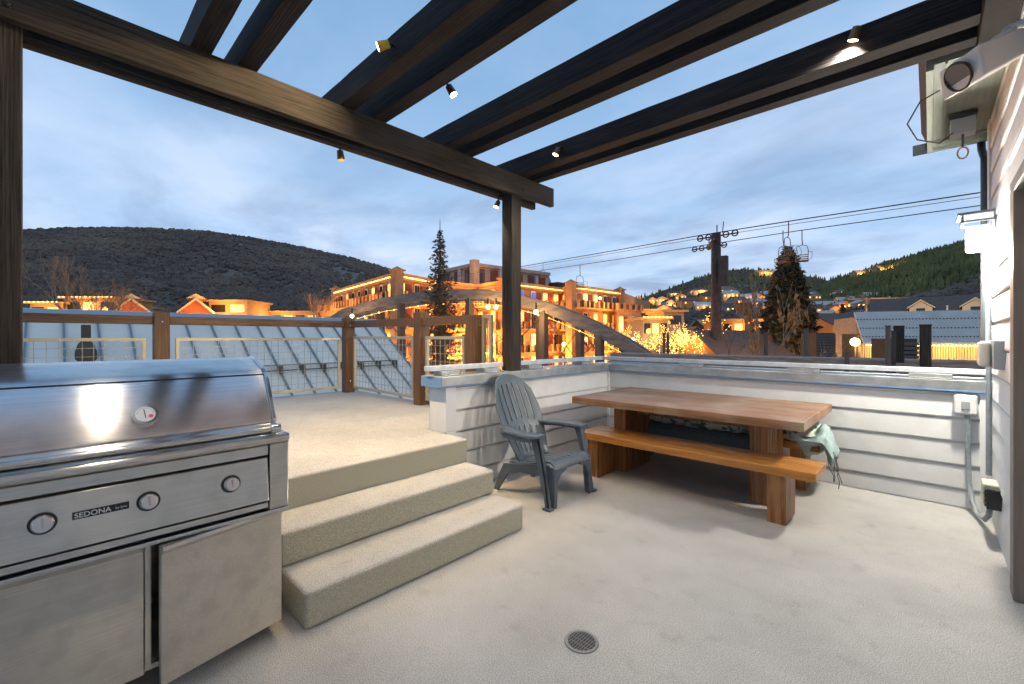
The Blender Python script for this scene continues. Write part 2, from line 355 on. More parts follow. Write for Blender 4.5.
scatter('ridge_conifers','dark conifers dotted over the town hill and its skyline',M['forest'],420,(630,850),(360,840),(2.4,4.0),'cone',5)
scatter('conifer_forest','dense green conifer forest on the hill to the right',M['forest'],9000,(822,1030),(380,640),(2.0,3.5),'cone',6)
# ---------------------------------------------------------------- patio and landing
def struct(name,mb,m,**k):
    o=mb.build(name,m,**k); o['kind']='structure'; return o
struct('patio_floor',MB().box(-3.48,.6,-4,5.6,-.3,0),M['floor'])
mb=MB().prism([(-6.95,-4,-.3),(-2.9,-4,-.3),(-2.9,2.49,-.3),(-3.482,2.49,-.3),(-3.482,3.5,-.3),(-6.95,3.5,-.3)],(0,0,.87))
struct('upper_terrace',mb,M['floor'],bevel=.018,seg=3)
st=thing('terrace_steps','two speckled concrete steps climbing from the patio to the upper terrace','steps',(-2.4,1.6,0))
MB().box(-2.9,-2.22,.86,2.46,.001,.19).build('step',M['floor'],st,bevel=.02,seg=3)
MB().box(-2.9,-2.55,.86,2.47,.191,.38).build('step',M['floor'],st,bevel=.02,seg=3)
# floor drain
dr=thing('floor_drain','round metal floor drain set in the patio near the steps','drain',(-1.2,1.74,0))
mb=MB(); n=28
ring=lambda r,z:[(-1.2+r*math.cos(2*math.pi*j/n),1.74+r*math.sin(2*math.pi*j/n),z) for j in range(n)]
vs=ring(.082,.001)+ring(.08,.006)+ring(.066,.006)+ring(.064,.001); mb.add(vs,[(i*n+j,i*n+(j+1)%n,(i+1)*n+(j+1)%n,(i+1)*n+j) for i in range(3) for j in range(n)])
mb.build('drain_ring',mat('drain_ring_metal',(.3,.29,.27),.45,.7),dr)
MB().cyl((-1.2,1.74,.0005),(-1.2,1.74,.002),.064,24).build('drain_hole',M['dark'],dr)
mb=MB()
for k in range(-4,5):
    hw=math.sqrt(max(0,.064**2-(k*.0135)**2)); mb.box(-1.2+k*.0135-.003,-1.2+k*.0135+.003,1.74-hw,1.74+hw,.003,.006)
for k in (-1,0,1):
    hw=math.sqrt(max(0,.064**2-(k*.028)**2)); mb.box(-1.2-hw,-1.2+hw,1.74+k*.028-.003,1.74+k*.028+.003,.0032,.0064)
mb.build('drain_grate',mat('drain_grate_metal',(.22,.2,.17),.4,.8),dr)
# ---------------------------------------------------------------- siding helper
def siding(mb,org,dr_,nr,length,z0,z1,step=.2,zoff=.16):
    """lap boards: each leans out at its foot with a shadow gap below"""
    org=Vector(org); dr_=Vector(dr_); nr=Vector(nr); prof=[]
    z=z0; seams=[zoff+step*i for i in range(-2,60) if z0+.01<zoff+step*i<z1-.01]
    lo=z0
    for s in seams+[z1]:
        prof+=[(lo,.014),(lo+.012,.019),(s-.014,.008),(s-.013,-.004),(s,-.004)]; lo=s
    vs=[]; 
    for t in (0,length):
        for zz,o in prof: vs.append(org+dr_*t+nr*o+Vector((0,0,zz)))
    k=len(prof); mb.add(vs,[(i,i+1,k+i+1,k+i) for i in range(k-1)])
    return mb
# wall A (far parapet)
wa=thing('long_parapet_wall','long white lap sided parapet wall with metal cap behind the picnic table','wall',(-1.5,5.34,0))
siding(MB(),(-3.24,5.34,0),(1,0,0),(0,-1,0),3.60,.0,.985).build('siding',M['siding'],wa)
mb=MB().box(-3.48,.378,5.35,5.58,-4,.99); mb.build('wall_core',M['trim'],wa)
mb=MB().box(-3.243,-3.205,5.30,5.345,0,.99); mb.box(.30,.34,5.315,5.345,0,.985); mb.build('corner_trim',M['trim'],wa,bevel=.003)
MB().box(-3.5,.342,5.30,5.60,.99,1.085).build('metal_cap',M['cap'],wa,bevel=.006)
MB().box(-3.2,.34,5.297,5.3,.988,1.0).build('blue_film',M['bluetape'],wa)
mb=MB().box(-3.32,.35,5.36,5.44,1.13,1.178); mb.box(-3.30,.34,5.5,5.55,1.087,1.10); mb.build('top_rail',M['rail'],wa,bevel=.005)
for x in (-2.1,-.95,.0):
    m2=MB().box(x-.14,x+.14,5.335,5.46,1.088,1.128); m2.box(x-.14,x+.14,5.305,5.335,1.088,1.096); b_=m2.build('rail_bracket',M['cap'],wa,bevel=.003)
    for q_ in (-.1,.1): MB().ball((x+q_,5.32,1.098),.01).build('bolt',M['chrome'],b_)
# wall B (left parapet)
wb=thing('short_parapet_wall','white lap sided parapet wall behind the plastic armchair, ending at the terrace steps','wall',(-3.3,3.9,0))
siding(MB(),(-3.24,2.62,0),(0,1,0),(1,0,0),2.70,0,.985).build('siding',M['siding'],wb)
mb=MB().box(-3.47,-3.25,2.503,5.348,-4,.99); mb.build('wall_core',M['trim'],wb)
mb=MB().box(-3.252,-3.218,2.5,2.62,.571,.985); mb.box(-3.252,-3.218,2.51,2.62,0.01,.57); mb.build('corner_trim',M['trim'],wb,bevel=.003)
MB().box(-3.52,-3.2,2.44,5.298,.991,1.085).build('metal_cap',M['cap'],wb,bevel=.006)
mb=MB().box(-3.2,-3.197,2.44,5.29,.988,1.0); mb.box(-3.52,-3.2,2.437,2.44,.985,1.075); mb.build('blue_film',M['bluetape'],wb)
for y0,y1 in ((2.40,3.36),(3.60,5.44)):
    MB().box(-3.42,-3.33,y0,y1,1.13,1.178).build('top_rail',M['rail'],wb,bevel=.005)
for y in (2.62,3.17,3.85,4.9):
    m2=MB().box(-3.43,-3.29,y-.11,y+.11,1.088,1.128); m2.box(-3.29,-3.23,y-.11,y+.11,1.088,1.096); b_=m2.build('rail_bracket',M['cap'],wb,bevel=.003)
    for q_ in (-.07,.07): MB().ball((-3.25,y+q_,1.098),.01).build('bolt',M['chrome'],b_)
# ---------------------------------------------------------------- house on the right
HX0=len(bpy.data.objects)
hs=thing('white_house','white lap sided house wall with a door frame at the right edge','house',(.5,2,0))
siding(MB(),(.37,-5,0),(0,1,0),(-1,0,0),7.5,0,5.4).build('siding',M['siding'],hs)   # up to the door casing
siding(MB(),(.37,3.80,0),(0,1,0),(-1,0,0),1.43,0,5.4).build('siding',M['siding'],hs)
siding(MB(),(.37,2.5,0),(0,1,0),(-1,0,0),1.30,2.47,5.4).build('siding',M['siding'],hs)
MB().box(.38,5,-5,2.7,-4,5.4).box(.38,5,3.72,5.38,-4,5.4).box(.50,5,2.7,3.72,-4,5.4).box(.38,.5,2.7,3.72,2.3,5.4).build('wall_core',M['trim'],hs)
MB().box(.343,.385,5.2,5.345,0,5.4).build('corner_board',M['trim'],hs,bevel=.003)
mb=MB().box(.336,.385,3.772,3.80,.005,2.32); mb.box(.335,.385,2.5,3.80,2.325,2.44); mb.box(.32,.385,2.5,3.82,2.442,2.47); mb.build('door_casing',M['trim'],hs,bevel=.004)
d_=MB().box(.33,.49,3.64,3.77,.005,2.32).box(.33,.49,2.7,3.638,2.25,2.32).build('door_frame',M['doorbrown'],hs,bevel=.004)
MB().box(.43,.47,2.75,3.635,.01,2.245).build('door',mat('door_paint',(.30,.29,.28),.4),hs)
# eave soffit and gutter
MB().box(.02,.37,3.92,5.62,3.20,3.24).build('soffit',M['soffit'],hs)
mb=MB().box(-.02,.018,3.92,5.66,3.17,3.36); mb.box(.018,.37,5.622,5.66,3.17,3.36); mb.box(.02,.37,5.42,5.45,3.183,3.2); mb.box(.07,.085,3.92,5.42,3.185,3.2); mb.build('fascia',M['soffit'],hs,bevel=.003)
MB().hexa([(-.02,3.9,3.245),(.5,3.9,3.245),(.5,5.62,3.245),(-.02,5.62,3.245),(-.06,3.9,3.37),(.5,3.9,3.6),(.5,5.66,3.6),(-.06,5.66,3.37)]).build('roof',M['roofdark'],hs)
mb=MB()
prof=[(0,.0),(.02,-.055),(.07,-.08),(.12,-.06),(.135,0),(.125,0),(.11,-.05),(.07,-.068),(.03,-.048),(.012,0)]
mb.prism([(-.12,5.665+a,3.27+b) for a,b in prof],(.56,0,0)); mb.build('gutter',M['gutter'],hs,smooth=True)
MB().tube([(.33,5.72,3.22),(.33,5.66,3.1),(.335,5.42,2.95),(.335,5.40,2.7),(.335,5.40,1.3)],.028,12).build('downspout',M['gutter'],hs,smooth=True)
MB().tube([(.335,5.10,2.2),(.335,5.10,.36)],.017,10).build('conduit_pipe',M['conduit'],hs,smooth=True)
MB().box(.20,.345,-1,3.86,3.14,3.40).build('ledger_board',M['beam_x'],hs,bevel=.004)
# wall sconce
sc=thing('wall_sconce','square wall lantern blazing white on the house corner','wall lamp',(.3,4.98,2.2))
MB().box(.296,.318,4.88,5.08,2.05,2.40).build('back_plate',M['greyplast'],sc,bevel=.004)
mb=MB().box(.10,.315,4.83,5.13,2.385,2.405); mb.box(.12,.31,4.85,4.865,2.33,2.345); mb.box(.12,.31,5.095,5.11,2.33,2.345); mb.box(.12,.135,4.85,5.11,2.33,2.345)
for x in (.12,.29):
    for y in (4.85,5.095): mb.box(x,x+.015,y,y+.015,2.34,2.386)
mb.build('hood',M['greyplast'],sc,bevel=.002)
MB().box(.15,.28,4.89,5.07,2.12,2.30).build('lamp_glass',M['ledw'],sc,bevel=.02)
lamp('sconce_light','POINT',(.22,4.97,2.07),200,(1,.93,.80),.045)
# floodlight/camera
fl=thing('floodlight','white box floodlight aimed down from the house wall above the patio','floodlight',(.3,3.1,2.75))
A=Vector((.27,3.22,2.85)); Dv=Vector((-.30,-.22,-.17)).normalized(); S=Dv.cross(Vector((0,0,1))).normalized(); U=S.cross(Dv).normalized()
def fp(a,b,c): return A+Dv*a+S*b+U*c
MB().hexa([fp(0,-.09,-.055),fp(0,.09,-.055),fp(.27,.12,-.075),fp(.27,-.12,-.075),fp(0,-.09,.06),fp(0,.09,.06),fp(.23,.115,.07),fp(.23,-.115,.07)]).build('housing',M['white'],fl,bevel=.012,seg=3)
q=MB().cyl(fp(.240,0,-.006),fp(.262,0,-.010),.062,28).build('lens',mat('smoked_lens',(.18,.16,.15),.12),fl,smooth=True)
MB().tube([fp(.264,.066*math.cos(a*math.pi/12),-.010+.066*math.sin(a*math.pi/12)) for a in range(25)],.006,8).build('lens_ring',M['black'],fl,smooth=True)
mb=MB().cyl(fp(.02,0,.05),fp(.02,0,.085),.055,24); mb.tube([fp(.02,0,.07),fp(-.05,.02,.10),(.32,3.2,2.95)],.02,10); mb.build('mount_arm',M['white'],fl,smooth=True)
MB().box(.31,.328,3.12,3.28,2.86,3.02).build('mount_plate',M['greyplast'],fl)
# transformer box under the soffit
tb=thing('eave_junction_box','small grey box with a yellow tag loop hanging under the eave','junction box',(.13,4.9,3.1))
MB().box(.06,.20,4.86,4.98,3.13,3.25).build('box_body',mat('pale_grey_box',(.5,.55,.58),.4),tb,bevel=.008)
MB().box(.05,.21,4.85,4.99,3.25,3.283).build('box_lid',M['gutter'],tb,bevel=.004)
MB().tube([(.13,4.9,3.13),(.13,4.9,3.03)],.008,8).build('strap',M['gutter'],tb)
MB().tube([(.13+.03*math.sin(a*math.pi/6),4.9,2.985-.045*-math.cos(a*math.pi/6)*1.0) for a in range(13)],.006,6).build('tag_loop',M['yellow'],tb,smooth=True)
mb=MB().tube([(.0,4.3,3.28),(-.1,4.25,3.22),(-.17,4.3,3.1),(-.12,4.45,3.02),(.0,4.65,3.02),(.08,4.85,3.14)],.005,6)
one('eave_cable',mb,M['black'],'thin black cable looping below the edge of the eave','cable',smooth=True)
# outlets
o1=thing('parapet_outlet','white outlet box on the parapet wall with a grey cable below','outlet',(.19,5.3,.88))
MB().box(.125,.265,5.25,5.325,.80,.965).build('cover',M['white'],o1,bevel=.018,seg=3)
MB().box(.17,.22,5.243,5.252,.845,.915).build('window_flap',mat('outlet_flap',(.35,.36,.36),.3),o1,bevel=.004)
mb=MB().tube([(.195,5.28,.80),(.20,5.275,.5),(.205,5.265,.25),(.22,5.2,.10),(.245,5.06,.045),(.27,4.9,.06),(.285,4.78,.13),(.29,4.72,.24)],.017,12)
one('flexible_conduit',mb,M['conduit'],'grey flexible conduit drooping from the parapet outlet to the low cream box','conduit',smooth=True)
o2=thing('low_wall_outlet','cream weatherproof outlet box low on the house wall near the floor','outlet',(.3,4.7,.3))
MB().box(.22,.305,4.62,4.80,.24,.40).build('cover',M['cream'],o2,bevel=.015,seg=3)
m2=MB().box(.23,.31,4.50,4.61,.25,.39); 
for k in range(4): m2.box(.222,.232,4.52,4.60,.262+.033*k,.28+.033*k)
m2.build('socket_plate',M['black'],o2,bevel=.003)
o3=thing('upper_wall_outlet','cream ribbed weatherproof cover on the house wall level with the parapet rail','outlet',(.3,4.5,1.33))
MB().box(.19,.25,4.42,4.66,1.24,1.42).build('cover',mat('pale_cream_plastic',(.74,.73,.60),.4),o3,bevel=.028,seg=4)
MB().box(.25,.32,4.30,4.70,1.235,1.425).build('back_box',M['greyplast'],o3,bevel=.004)
for q_ in (sc,tb,o2,o3): q_.location.x+=.055
bpy.data.objects['eave_cable'].location=(.05,0,-.1); tb.location.z-=.1; fl.location.x+=.02
bpy.data.objects['flexible_conduit'].location=(.03,0,0); o1.location.x+=.02
# ---------------------------------------------------------------- pergola
pg=thing('timber_pergola','dark stained timber pergola of paired rafters on a doubled beam','pergola',(-3.3,2,0))
MB().box(-3.39,-3.24,3.40,3.55,1.086,3.176).build('post',M['beam_z'],pg,bevel=.006)
MB().box(-3.39,-3.24,-.25,-.10,.571,3.176).build('post',M['beam_z'],pg,bevel=.006)
MB().box(-3.238,-3.18,-3.5,4.05,2.97,3.18).build('beam',M['beam_y'],pg,bevel=.005)
MB().box(-3.45,-3.392,-3.5,3.97,2.965,3.18).build('beam',M['beam_y'],pg,bevel=.005)
for y_ in (3.44,3.51,-.21,-.14):
    for z_ in (3.03,3.12): MB().ball((-3.178,y_,z_),.014,8,5).build('bolt',M['liftsteel'],pg,smooth=True)
def rafter(y0,y1):
    # slightly uneven sawn edge along the top
    n=26; x0=-3.62; x1=.198; vs=[]; rnd=random.Random(int(y0*100))
    for i in range(n+1):
        x=x0+(x1-x0)*i/n; d=rnd.uniform(-.0006,.0006); t=rnd.choice([0,0,.0015,-.0015])
        if i==0: x0b=x0
        vs+=[(x,y0+d,3.181),(x,y1+d,3.181),(x,y1+d,3.365+t),(x,y0+d,3.365+t)]
    fs=[]
    for i in range(n):
        for j in range(4): fs.append((i*4+j,i*4+(j+1)%4,(i+1)*4+(j+1)%4,(i+1)*4+j))
    fs+=[(3,2,1,0),(n*4,n*4+1,n*4+2,n*4+3)]
    MB().add(vs,fs).build('rafter',M['beam_x'],pg,bevel=.003)
for a,b in ((.57,.68),(.82,.93),(1.49,1.60),(1.755,1.87),(2.46,2.57),(2.69,2.80),(3.43,3.55),(3.68,3.79)): rafter(a,b)
mb=MB()
for k in range(3):
    mb.tube([(-3.385+.004*k,.2+.5*i+.1*k,3.0-.02*math.sin(i*1.1+k)*(1)-.012*k) for i in range(8)],.003,5)
one('beam_cable',mb,M['black'],'thin black wires sagging between the two boards of the pergola beam','cable',smooth=True)
# pergola spotlights
def spot(loc,dirn,side,label,power,lit,bright=False,colr=(1,.80,.55),ang=110):
    loc=Vector(loc); dn=Vector(dirn).normalized(); t=thing('spotlight',label,'spotlight',tuple(loc),'small spotlights on the pergola')
    a=loc-dn*.035; b=loc+dn*.035
    MB().tube([a-dn*.004,a,loc,b],[.012,.024,.027,.030],16).build('lamp_body',M['bronze'] if not bright else M['yellow'],t,smooth=True)
    MB().tube([a,a+Vector(side)*.5,a+Vector(side)],[.008,.008,.011],8).build('mount',M['black'],t,smooth=True)
    MB().cyl(b-dn*.002,b+dn*.003,.026,16).build('lens',M['led'] if lit else M['dimwin'],t)
    if power: lamp('spotlight_beam','SPOT',tuple(b+dn*.02),power,colr,.03,tuple(b+dn),ang,.8)
spot((-2.47,1.43,3.27),(-.6,-.75,-.35),(.0,.06,.0),'glowing yellow spotlight on the left side of the third rafter',90,True,True,(1,.78,.45),140)
spot((-2.42,1.925,3.17),(.45,.35,-1),(0,-.05,.04),'small lit spotlight under the fourth rafter',120,True)
spot((-3.42,1.6,2.905),(0,.15,-1),(0,0,.05),'dim amber spotlight under the middle of the long beam',0,False)
lamp('spotlight_beam','SPOT',(-3.42,1.6,2.84),330,(1,.72,.38),.03,(-4.6,1.9,0.5),130,.9)
spot((-3.42,3.36,2.90),(-.2,-.4,-1),(0,0,.05),'lit spotlight beside the head of the middle post',60,True)
spot((-2.62,3.385,3.25),(-.25,-.25,-.8),(.02,.045,.02),'lit spotlight on the left end of the longest near rafter',70,True)
spot((-.33,3.38,3.30),(-.35,.25,-1),(0,.05,.0),'brightest white spotlight on the rafter near the house',95,True,False,(1,.90,.76),130)
spot((-1.32,.27,3.16),(.0,-.15,-1),(0,.30,.06),'unseen spotlight added above the grill for the highlight on its lid',38,True,False,(1,.86,.68),140)  # out of view, stands in for the lamp that streaks the lid
# ---------------------------------------------------------------- picnic table and benches
tt=thing('picnic_table','long thick plank picnic table with weathered reddish top by the parapet','table',(-1.75,4.55,0))
nb=5; 
mb=MB()
for i in range(nb):
    y0=3.95+(5.20-3.95)*i/nb; y1=3.95+(5.20-3.95)*(i+1)/nb-.003
    mb.box(-2.80,-.72,y0+(.0 if i else 0),y1,.732,.80)
mb.build('tabletop',M['table'],tt,bevel=.004)
for y0,y1,x0,x1 in ((3.92,3.948,-2.83,-.69),(5.20,5.225,-2.83,-.69)): MB().box(x0,x1,y0,y1,.73,.80).build('edge_board',M['table'],tt,bevel=.004)
for x0,x1 in ((-2.83,-2.802),(-.718,-.69)): MB().box(x0,x1,3.95,5.198,.73,.80).build('edge_board',M['table'],tt,bevel=.004)
for x0 in (-2.50,-1.15):
    MB().box(x0,x0+.14,4.24,4.80,.0,.73).build('leg',M['leg'],tt,bevel=.005)
MB().box(-2.36,-1.15,4.48,4.55,.60,.70).build('stretcher',M['leg'],tt,bevel=.004)
def bench(y0,y1,x0,x1,label,lx):
    t=thing('bench',label,'bench',((x0+x1)/2,(y0+y1)/2,0))
    m=MB(); ym=(y0+y1)/2; m.box(x0,x1,y0,ym-.0015,.385,.452); m.box(x0,x1,ym+.0015,y1,.385,.452); m.build('seat',M['bench'],t,bevel=.006)
    for a in lx: MB().box(a,a+.13,y0+.04,y1-.06,0,.385).build('leg',M['leg'],t,bevel=.005)
    return t
bench(3.84,4.27,-2.70,-.60,'glossy orange brown bench in front of the picnic table',(-2.60,-.93))
bench(4.87,5.22,-2.70,-.74,'orange brown bench against the wall, laden with cushions',(-2.60,-.98))
def pillow(cx,cy,cz,lx,ly,lz,nx=24,ny=12,bulge=.6,seed=0,droop=None,wr=.01):
    mb=MB(); vs=[]; 
    for side in (1,-1):
        for i in range(nx+1):
            for j in range(ny+1):
                u=-1+2*i/nx; v=-1+2*j/ny
                h=((1-abs(u)**6)*(1-abs(v)**4))**.4
                x=cx+u*lx/2; y=cy+v*ly/2
                z=cz+side*lz/2*h+noise.noise(Vector((x*9,y*9,seed+side)))*wr*h*1.8
                if droop: z,x=droop(x,z)
                vs.append((x,y,z))
    m=(nx+1)*(ny+1); g=lambda s,i,j:s*m+i*(ny+1)+j
    fs=[(g(0,i,j),g(0,i+1,j),g(0,i+1,j+1),g(0,i,j+1)) for i in range(nx) for j in range(ny)]+[(g(1,i,j),g(1,i,j+1),g(1,i+1,j+1),g(1,i+1,j)) for i in range(nx) for j in range(ny)]
    return mb.add(vs,fs)
def upcush():
    mb=MB(); nx=50; nz=6; 
    vs=[]
    for side in (1,-1):
        for i in range(nx+1):
            for j in range(nz+1):
                u=-1+2*i/nx; v=-1+2*j/nz; h=((1-abs(u)**12)*(1-abs(v)**8))**.5
                vs.append((-1.93+u*.76,4.80+side*.05*h+noise.noise(Vector((u*4,v*2,side)))*.008,.30+v*.165))
    m=(nx+1)*(nz+1); g=lambda s,i,j:s*m+i*(nz+1)+j
    return mb.add(vs,[(g(0,i,j),g(0,i+1,j),g(0,i+1,j+1),g(0,i,j+1)) for i in range(nx) for j in range(nz)]+[(g(1,i,j),g(1,i,j+1),g(1,i+1,j+1),g(1,i+1,j)) for i in range(nx) for j in range(nz)])
one('cushion',upcush(),M['cushion'],'long dark slate cushion standing on edge against the rear bench','cushion',smooth=True)
one('patterned_cushion',pillow(-1.66,5.02,.53,1.86,.40,.15,50,8,seed=4,wr=.02),M['print'],'green and white leaf print cushion lying on the rear bench','cushion',smooth=True)
def dr1(x,z):
    t=max(0,x+.70); return z-3.2*t*t-.5*t, x-.45*t
pl=one('pillow',pillow(-.76,4.98,.50,.40,.44,.15,26,18,seed=9,droop=dr1,wr=.10),M['teal'],'crumpled pale teal cushion drooping over the end of the rear bench','cushion',smooth=True)
rnd=random.Random(3); mb=MB()
for k in range(4):
    x=-.63+rnd.uniform(-.06,.04); y=4.80+k*.04; z=.38; pts=[(x,y,z+.04)]
    for i in range(5): x+=rnd.uniform(-.015,.02); z-=rnd.uniform(.03,.07); pts.append((x,y+rnd.uniform(-.01,.01),z))
    mb.tube(pts,.0035,5)
mb.build('tie_strings',M['cushion'],pl,smooth=True)
# ---------------------------------------------------------------- plastic adirondack chair
ch=thing('plastic_armchair','slate blue plastic slatted garden armchair beside the steps','chair',(-2.7,3.19,0))
CY=3.19; FX=-2.33
def cp(u,v,z): return (FX+u,CY+v,z)
def gridpanel(fn,ns,nt,skip,name,th=.014):
    mb=MB(); ss=ns; ts=nt
    vs=[fn(s,t) for t in ts for s in ss]; k=len(ss)
    fs=[(j*k+i,j*k+i+1,(j+1)*k+i+1,(j+1)*k+i) for j in range(len(ts)-1) for i in range(k-1) if not skip(i,j)]
    mb.add(vs,fs); o=mb.build(name,M['slate'],ch,smooth=True)
    m=o.modifiers.new('solid','SOLIDIFY'); m.thickness=th; m.offset=0
    b=o.modifiers.new('bev','BEVEL'); b.width=.003; b.segments=2; b.limit_method='ANGLE'; b.angle_limit=R(50)
    return o
ss=[-1]; 
for k in range(6):
    c=-.68+k*1.36/5; ss+=[c-.028,c+.028]
ss.append(1)
def widthb(t):
    if t<.72: return .20+.075*math.sin(min(1,t/.72)*math.pi/2)
    q=(t-.72)/.28; return .275*math.sqrt(max(0,1-(q*.985)**2.2))
def backf(s,t):
    z=.30+t*.76; u=-.47-t*.27-.03*math.sin(t*3.1)*-1
    wv=widthb(t); v=s*wv; 
    tz=z
    return cp(u+.05*(abs(s)**2)*(.6),v,tz-(.0)*abs(s))
def topadj(s,t):
    # columns keep parallel-ish, the rounded head comes from clipping the height
    v=s*(.21+.085*math.sin(min(1,t/.7)*math.pi/2)); cap=.30+.77*(1-.20*(abs(s)**2.8))
    z=.30+t*(cap-.30)
    tt_=(z-.30)/.76
    return cp(-.46-tt_*.34+.05*s*s,v*(1-.12*max(0,(t-.75)/.25)),z)
ts=[0,.06,.13,.19,.25,.32,.36,.44,.5,.58,.66,.74,.82,.88,.93,1.0]
def skb(i,j): return i%2==1 and ((1<=j<6) or (7<=j<13)) 
gridpanel(topadj,ss,ts,skb,'backrest',.016)
def seatf(s,t):
    # t 0 rear .. 1 front edge, then apron
    P_=[(-.50,.29),(-.40,.292),(-.28,.31),(-.16,.345),(-.06,.372),(-.015,.375),(.015,.36),(.03,.335),(.035,.31)]
    k=t*(len(P_)-1); i=min(int(k),len(P_)-2); f_=k-i
    u=P_[i][0]+(P_[i+1][0]-P_[i][0])*f_; z=P_[i][1]+(P_[i+1][1]-P_[i][1])*f_
    return cp(u,s*.255,z)
gridpanel(seatf,ss,[i/16 for i in range(17)],lambda i,j:i%2==1 and 1<=j<10,'seat')
for sg in (-1,1):
    y=CY+sg*.265
    # front apron leg with arch
    v0=CY+sg*.20
    poly=[cp(.035,sg*.255,.335),cp(.035,sg*.255,.30)]
    mb=MB(); t_=.02
    mb.prism([(FX+.045,y-t_/2,.345),(FX-.035,y-t_/2,.345),(FX-.03,y-t_/2,.18),(FX-.01,y-t_/2,.0),(FX+.045,y-t_/2,.0),(FX+.05,y-t_/2,.18)],(0,t_,0))
    mb.prism([(FX+.035,CY+sg*.265,.33),(FX+.035,CY+sg*.10,.33),(FX+.035,CY+sg*.10,.305),(FX+.035,CY+sg*.19,.27),(FX+.035,CY+sg*.225,.21),(FX+.035,CY+sg*.24,.0),(FX+.035,CY+sg*.265,.0)],(.014,0,0))
    mb.build('leg',M['slate'],ch,bevel=.004)
    # outer arm leg
    y2=CY+sg*.325
    mb=MB(); mb.prism([(FX-.075,y2-.012,.585),(FX-.175,y2-.012,.585),(FX-.075,y2-.012,.30),(FX+.0,y2-.012,.0),(FX+.04,y2-.012,.0),(FX-.01,y2-.012,.30)],(0,.024,0))
    mb.prism([(FX-.095,y2-.012,.585),(FX-.075,y2-.012,.585),(FX-.01,y2-.012,.30),(FX+.04,y2-.012,0),(FX+.02,y2-.012,0),(FX-.03,y2-.012,.30)],(0,-sg*.035,0))
    mb.box(FX-.02,FX+.06,y2-.03,y2+.03,0,.02)
    mb.build('arm_post',M['slate'],ch,bevel=.004)
    # rear leg with side rail
    y3=CY+sg*.262-.01
    MB().prism([(FX-.02,y3,.355),(FX-.22,y3,.325),(FX-.45,y3,.285),(FX-.56,y3,.27),(FX-.62,y3,.16),(FX-.69,y3,.0),(FX-.63,y3,.0),(FX-.56,y3,.11),(FX-.50,y3,.19),(FX-.35,y3,.225),(FX-.15,y3,.24),(FX-.02,y3,.25)],(0,.02,0)).build('side_rail',M['slate'],ch,bevel=.004)
    # armrest: curved plan, thick rounded board with lip
    c=[(-.06,.325,.058),(-.12,.332,.066),(-.2,.345,.07),(-.34,.34,.068),(-.46,.315,.064),(-.56,.27,.05)]
    vs=[]
    for (u,v,w_) in c:
        zt=.615 if u>-.1 else .615-.012*(abs(u)-.1)
        for dv,dz in ((-w_,0),(w_,0),(w_+.004,-.028),(-w_-.004,-.028)): vs.append(cp(u,sg*(v+dv),zt+dz))
    n_=len(c); fs=[(i*4+j,i*4+(j+1)%4,(i+1)*4+(j+1)%4,(i+1)*4+j) for i in range(n_-1) for j in range(4)]+[(0,1,2,3),((n_-1)*4+3,(n_-1)*4+2,(n_-1)*4+1,(n_-1)*4)]
    MB().add(vs,fs).build('armrest',M['slate'],ch,smooth=True,bevel=.008,seg=3)
    mb=MB(); vs=[]
    for (u,v,w_) in c[1:]:
        for dv,dz in ((w_-.02,-.03),(w_-.004,-.03),(w_-.01,-.06),(w_-.02,-.06)): vs.append(cp(u,sg*(v+dv),.61-.012*max(0,abs(u)-.1)+dz))
    n_=len(c)-1; mb.add(vs,[(i*4+j,i*4+(j+1)%4,(i+1)*4+(j+1)%4,(i+1)*4+j) for i in range(n_-1) for j in range(4)]+[(0,1,2,3),((n_-1)*4+3,(n_-1)*4+2,(n_-1)*4+1,(n_-1)*4)])
    mb.build('arm_rib',M['slate'],ch)
# ---------------------------------------------------------------- grill
gr=thing('gas_grill','large stainless steel gas grill on a cart in front of the terrace','grill',(-2.5,.1,0))
GY0,GY1=-.72,.775
# lid profile (X,z)
lp=[(-2.26,1.045),(-2.265,1.06),(-2.315,1.155),(-2.375,1.25),(-2.395,1.272),(-2.43,1.292),(-2.56,1.335),(-2.62,1.345),(-2.70,1.335),(-2.78,1.29),(-2.82,1.2),(-2.83,1.045)]
mb=MB(); mb.prism([(x,GY0+.03,z) for x,z in lp],(0,GY1-.05-GY0-.03,0)); mb.build('lid',M['steel_lid'],gr,smooth=True,bevel=.006,seg=3)
mb=MB(); mb.prism([(x+(.004 if x>-2.5 else -.002),GY1-.05,z+.003) for x,z in lp],(0,.018,0)); mb.build('lid_end_trim',M['chrome'],gr,bevel=.003)
MB().bar((-2.388,GY0+.035,1.265),(-2.388,GY1-.052,1.265),.004,.008).build('lid_crease',M['black'],gr)
# thermometer
nrm=Vector((.1,0,.06)).normalized(); tcn=Vector((-2.302+.004,.262,1.132))
nrm=Vector((.095,0,.06)).normalized()
th=MB().cyl(tcn-nrm*.012,tcn+nrm*.014,.042,32).build('thermometer',M['chrome'],gr,smooth=True)
MB().cyl(tcn+nrm*.0145,tcn+nrm*.0155,.032,32).build('dial',M['dial'],th)
u_=Vector((0,1,0)); v_=nrm.cross(u_)*-1
if v_.z<0: v_=-v_
def dp(a,b,c=.017): return tcn+nrm*c+u_*a+v_*b
MB().bar(dp(0,-.018),dp(-.004,.022),.003,.001,nrm).build('needle',M['black'],th)
MB().cyl(dp(.017,-.010,.0158),dp(.017,-.010,.0162),.008,16).build('dial_mark',M['pink'],th)
m2=MB()
for k in range(-5,6):
    a=k*.28; m2.bar(dp(.024*math.sin(a),.024*math.cos(a),.0162),dp(.029*math.sin(a),.029*math.cos(a),.0162),.0015,.0006,nrm)
m2.build('dial_ticks',M['black'],th)
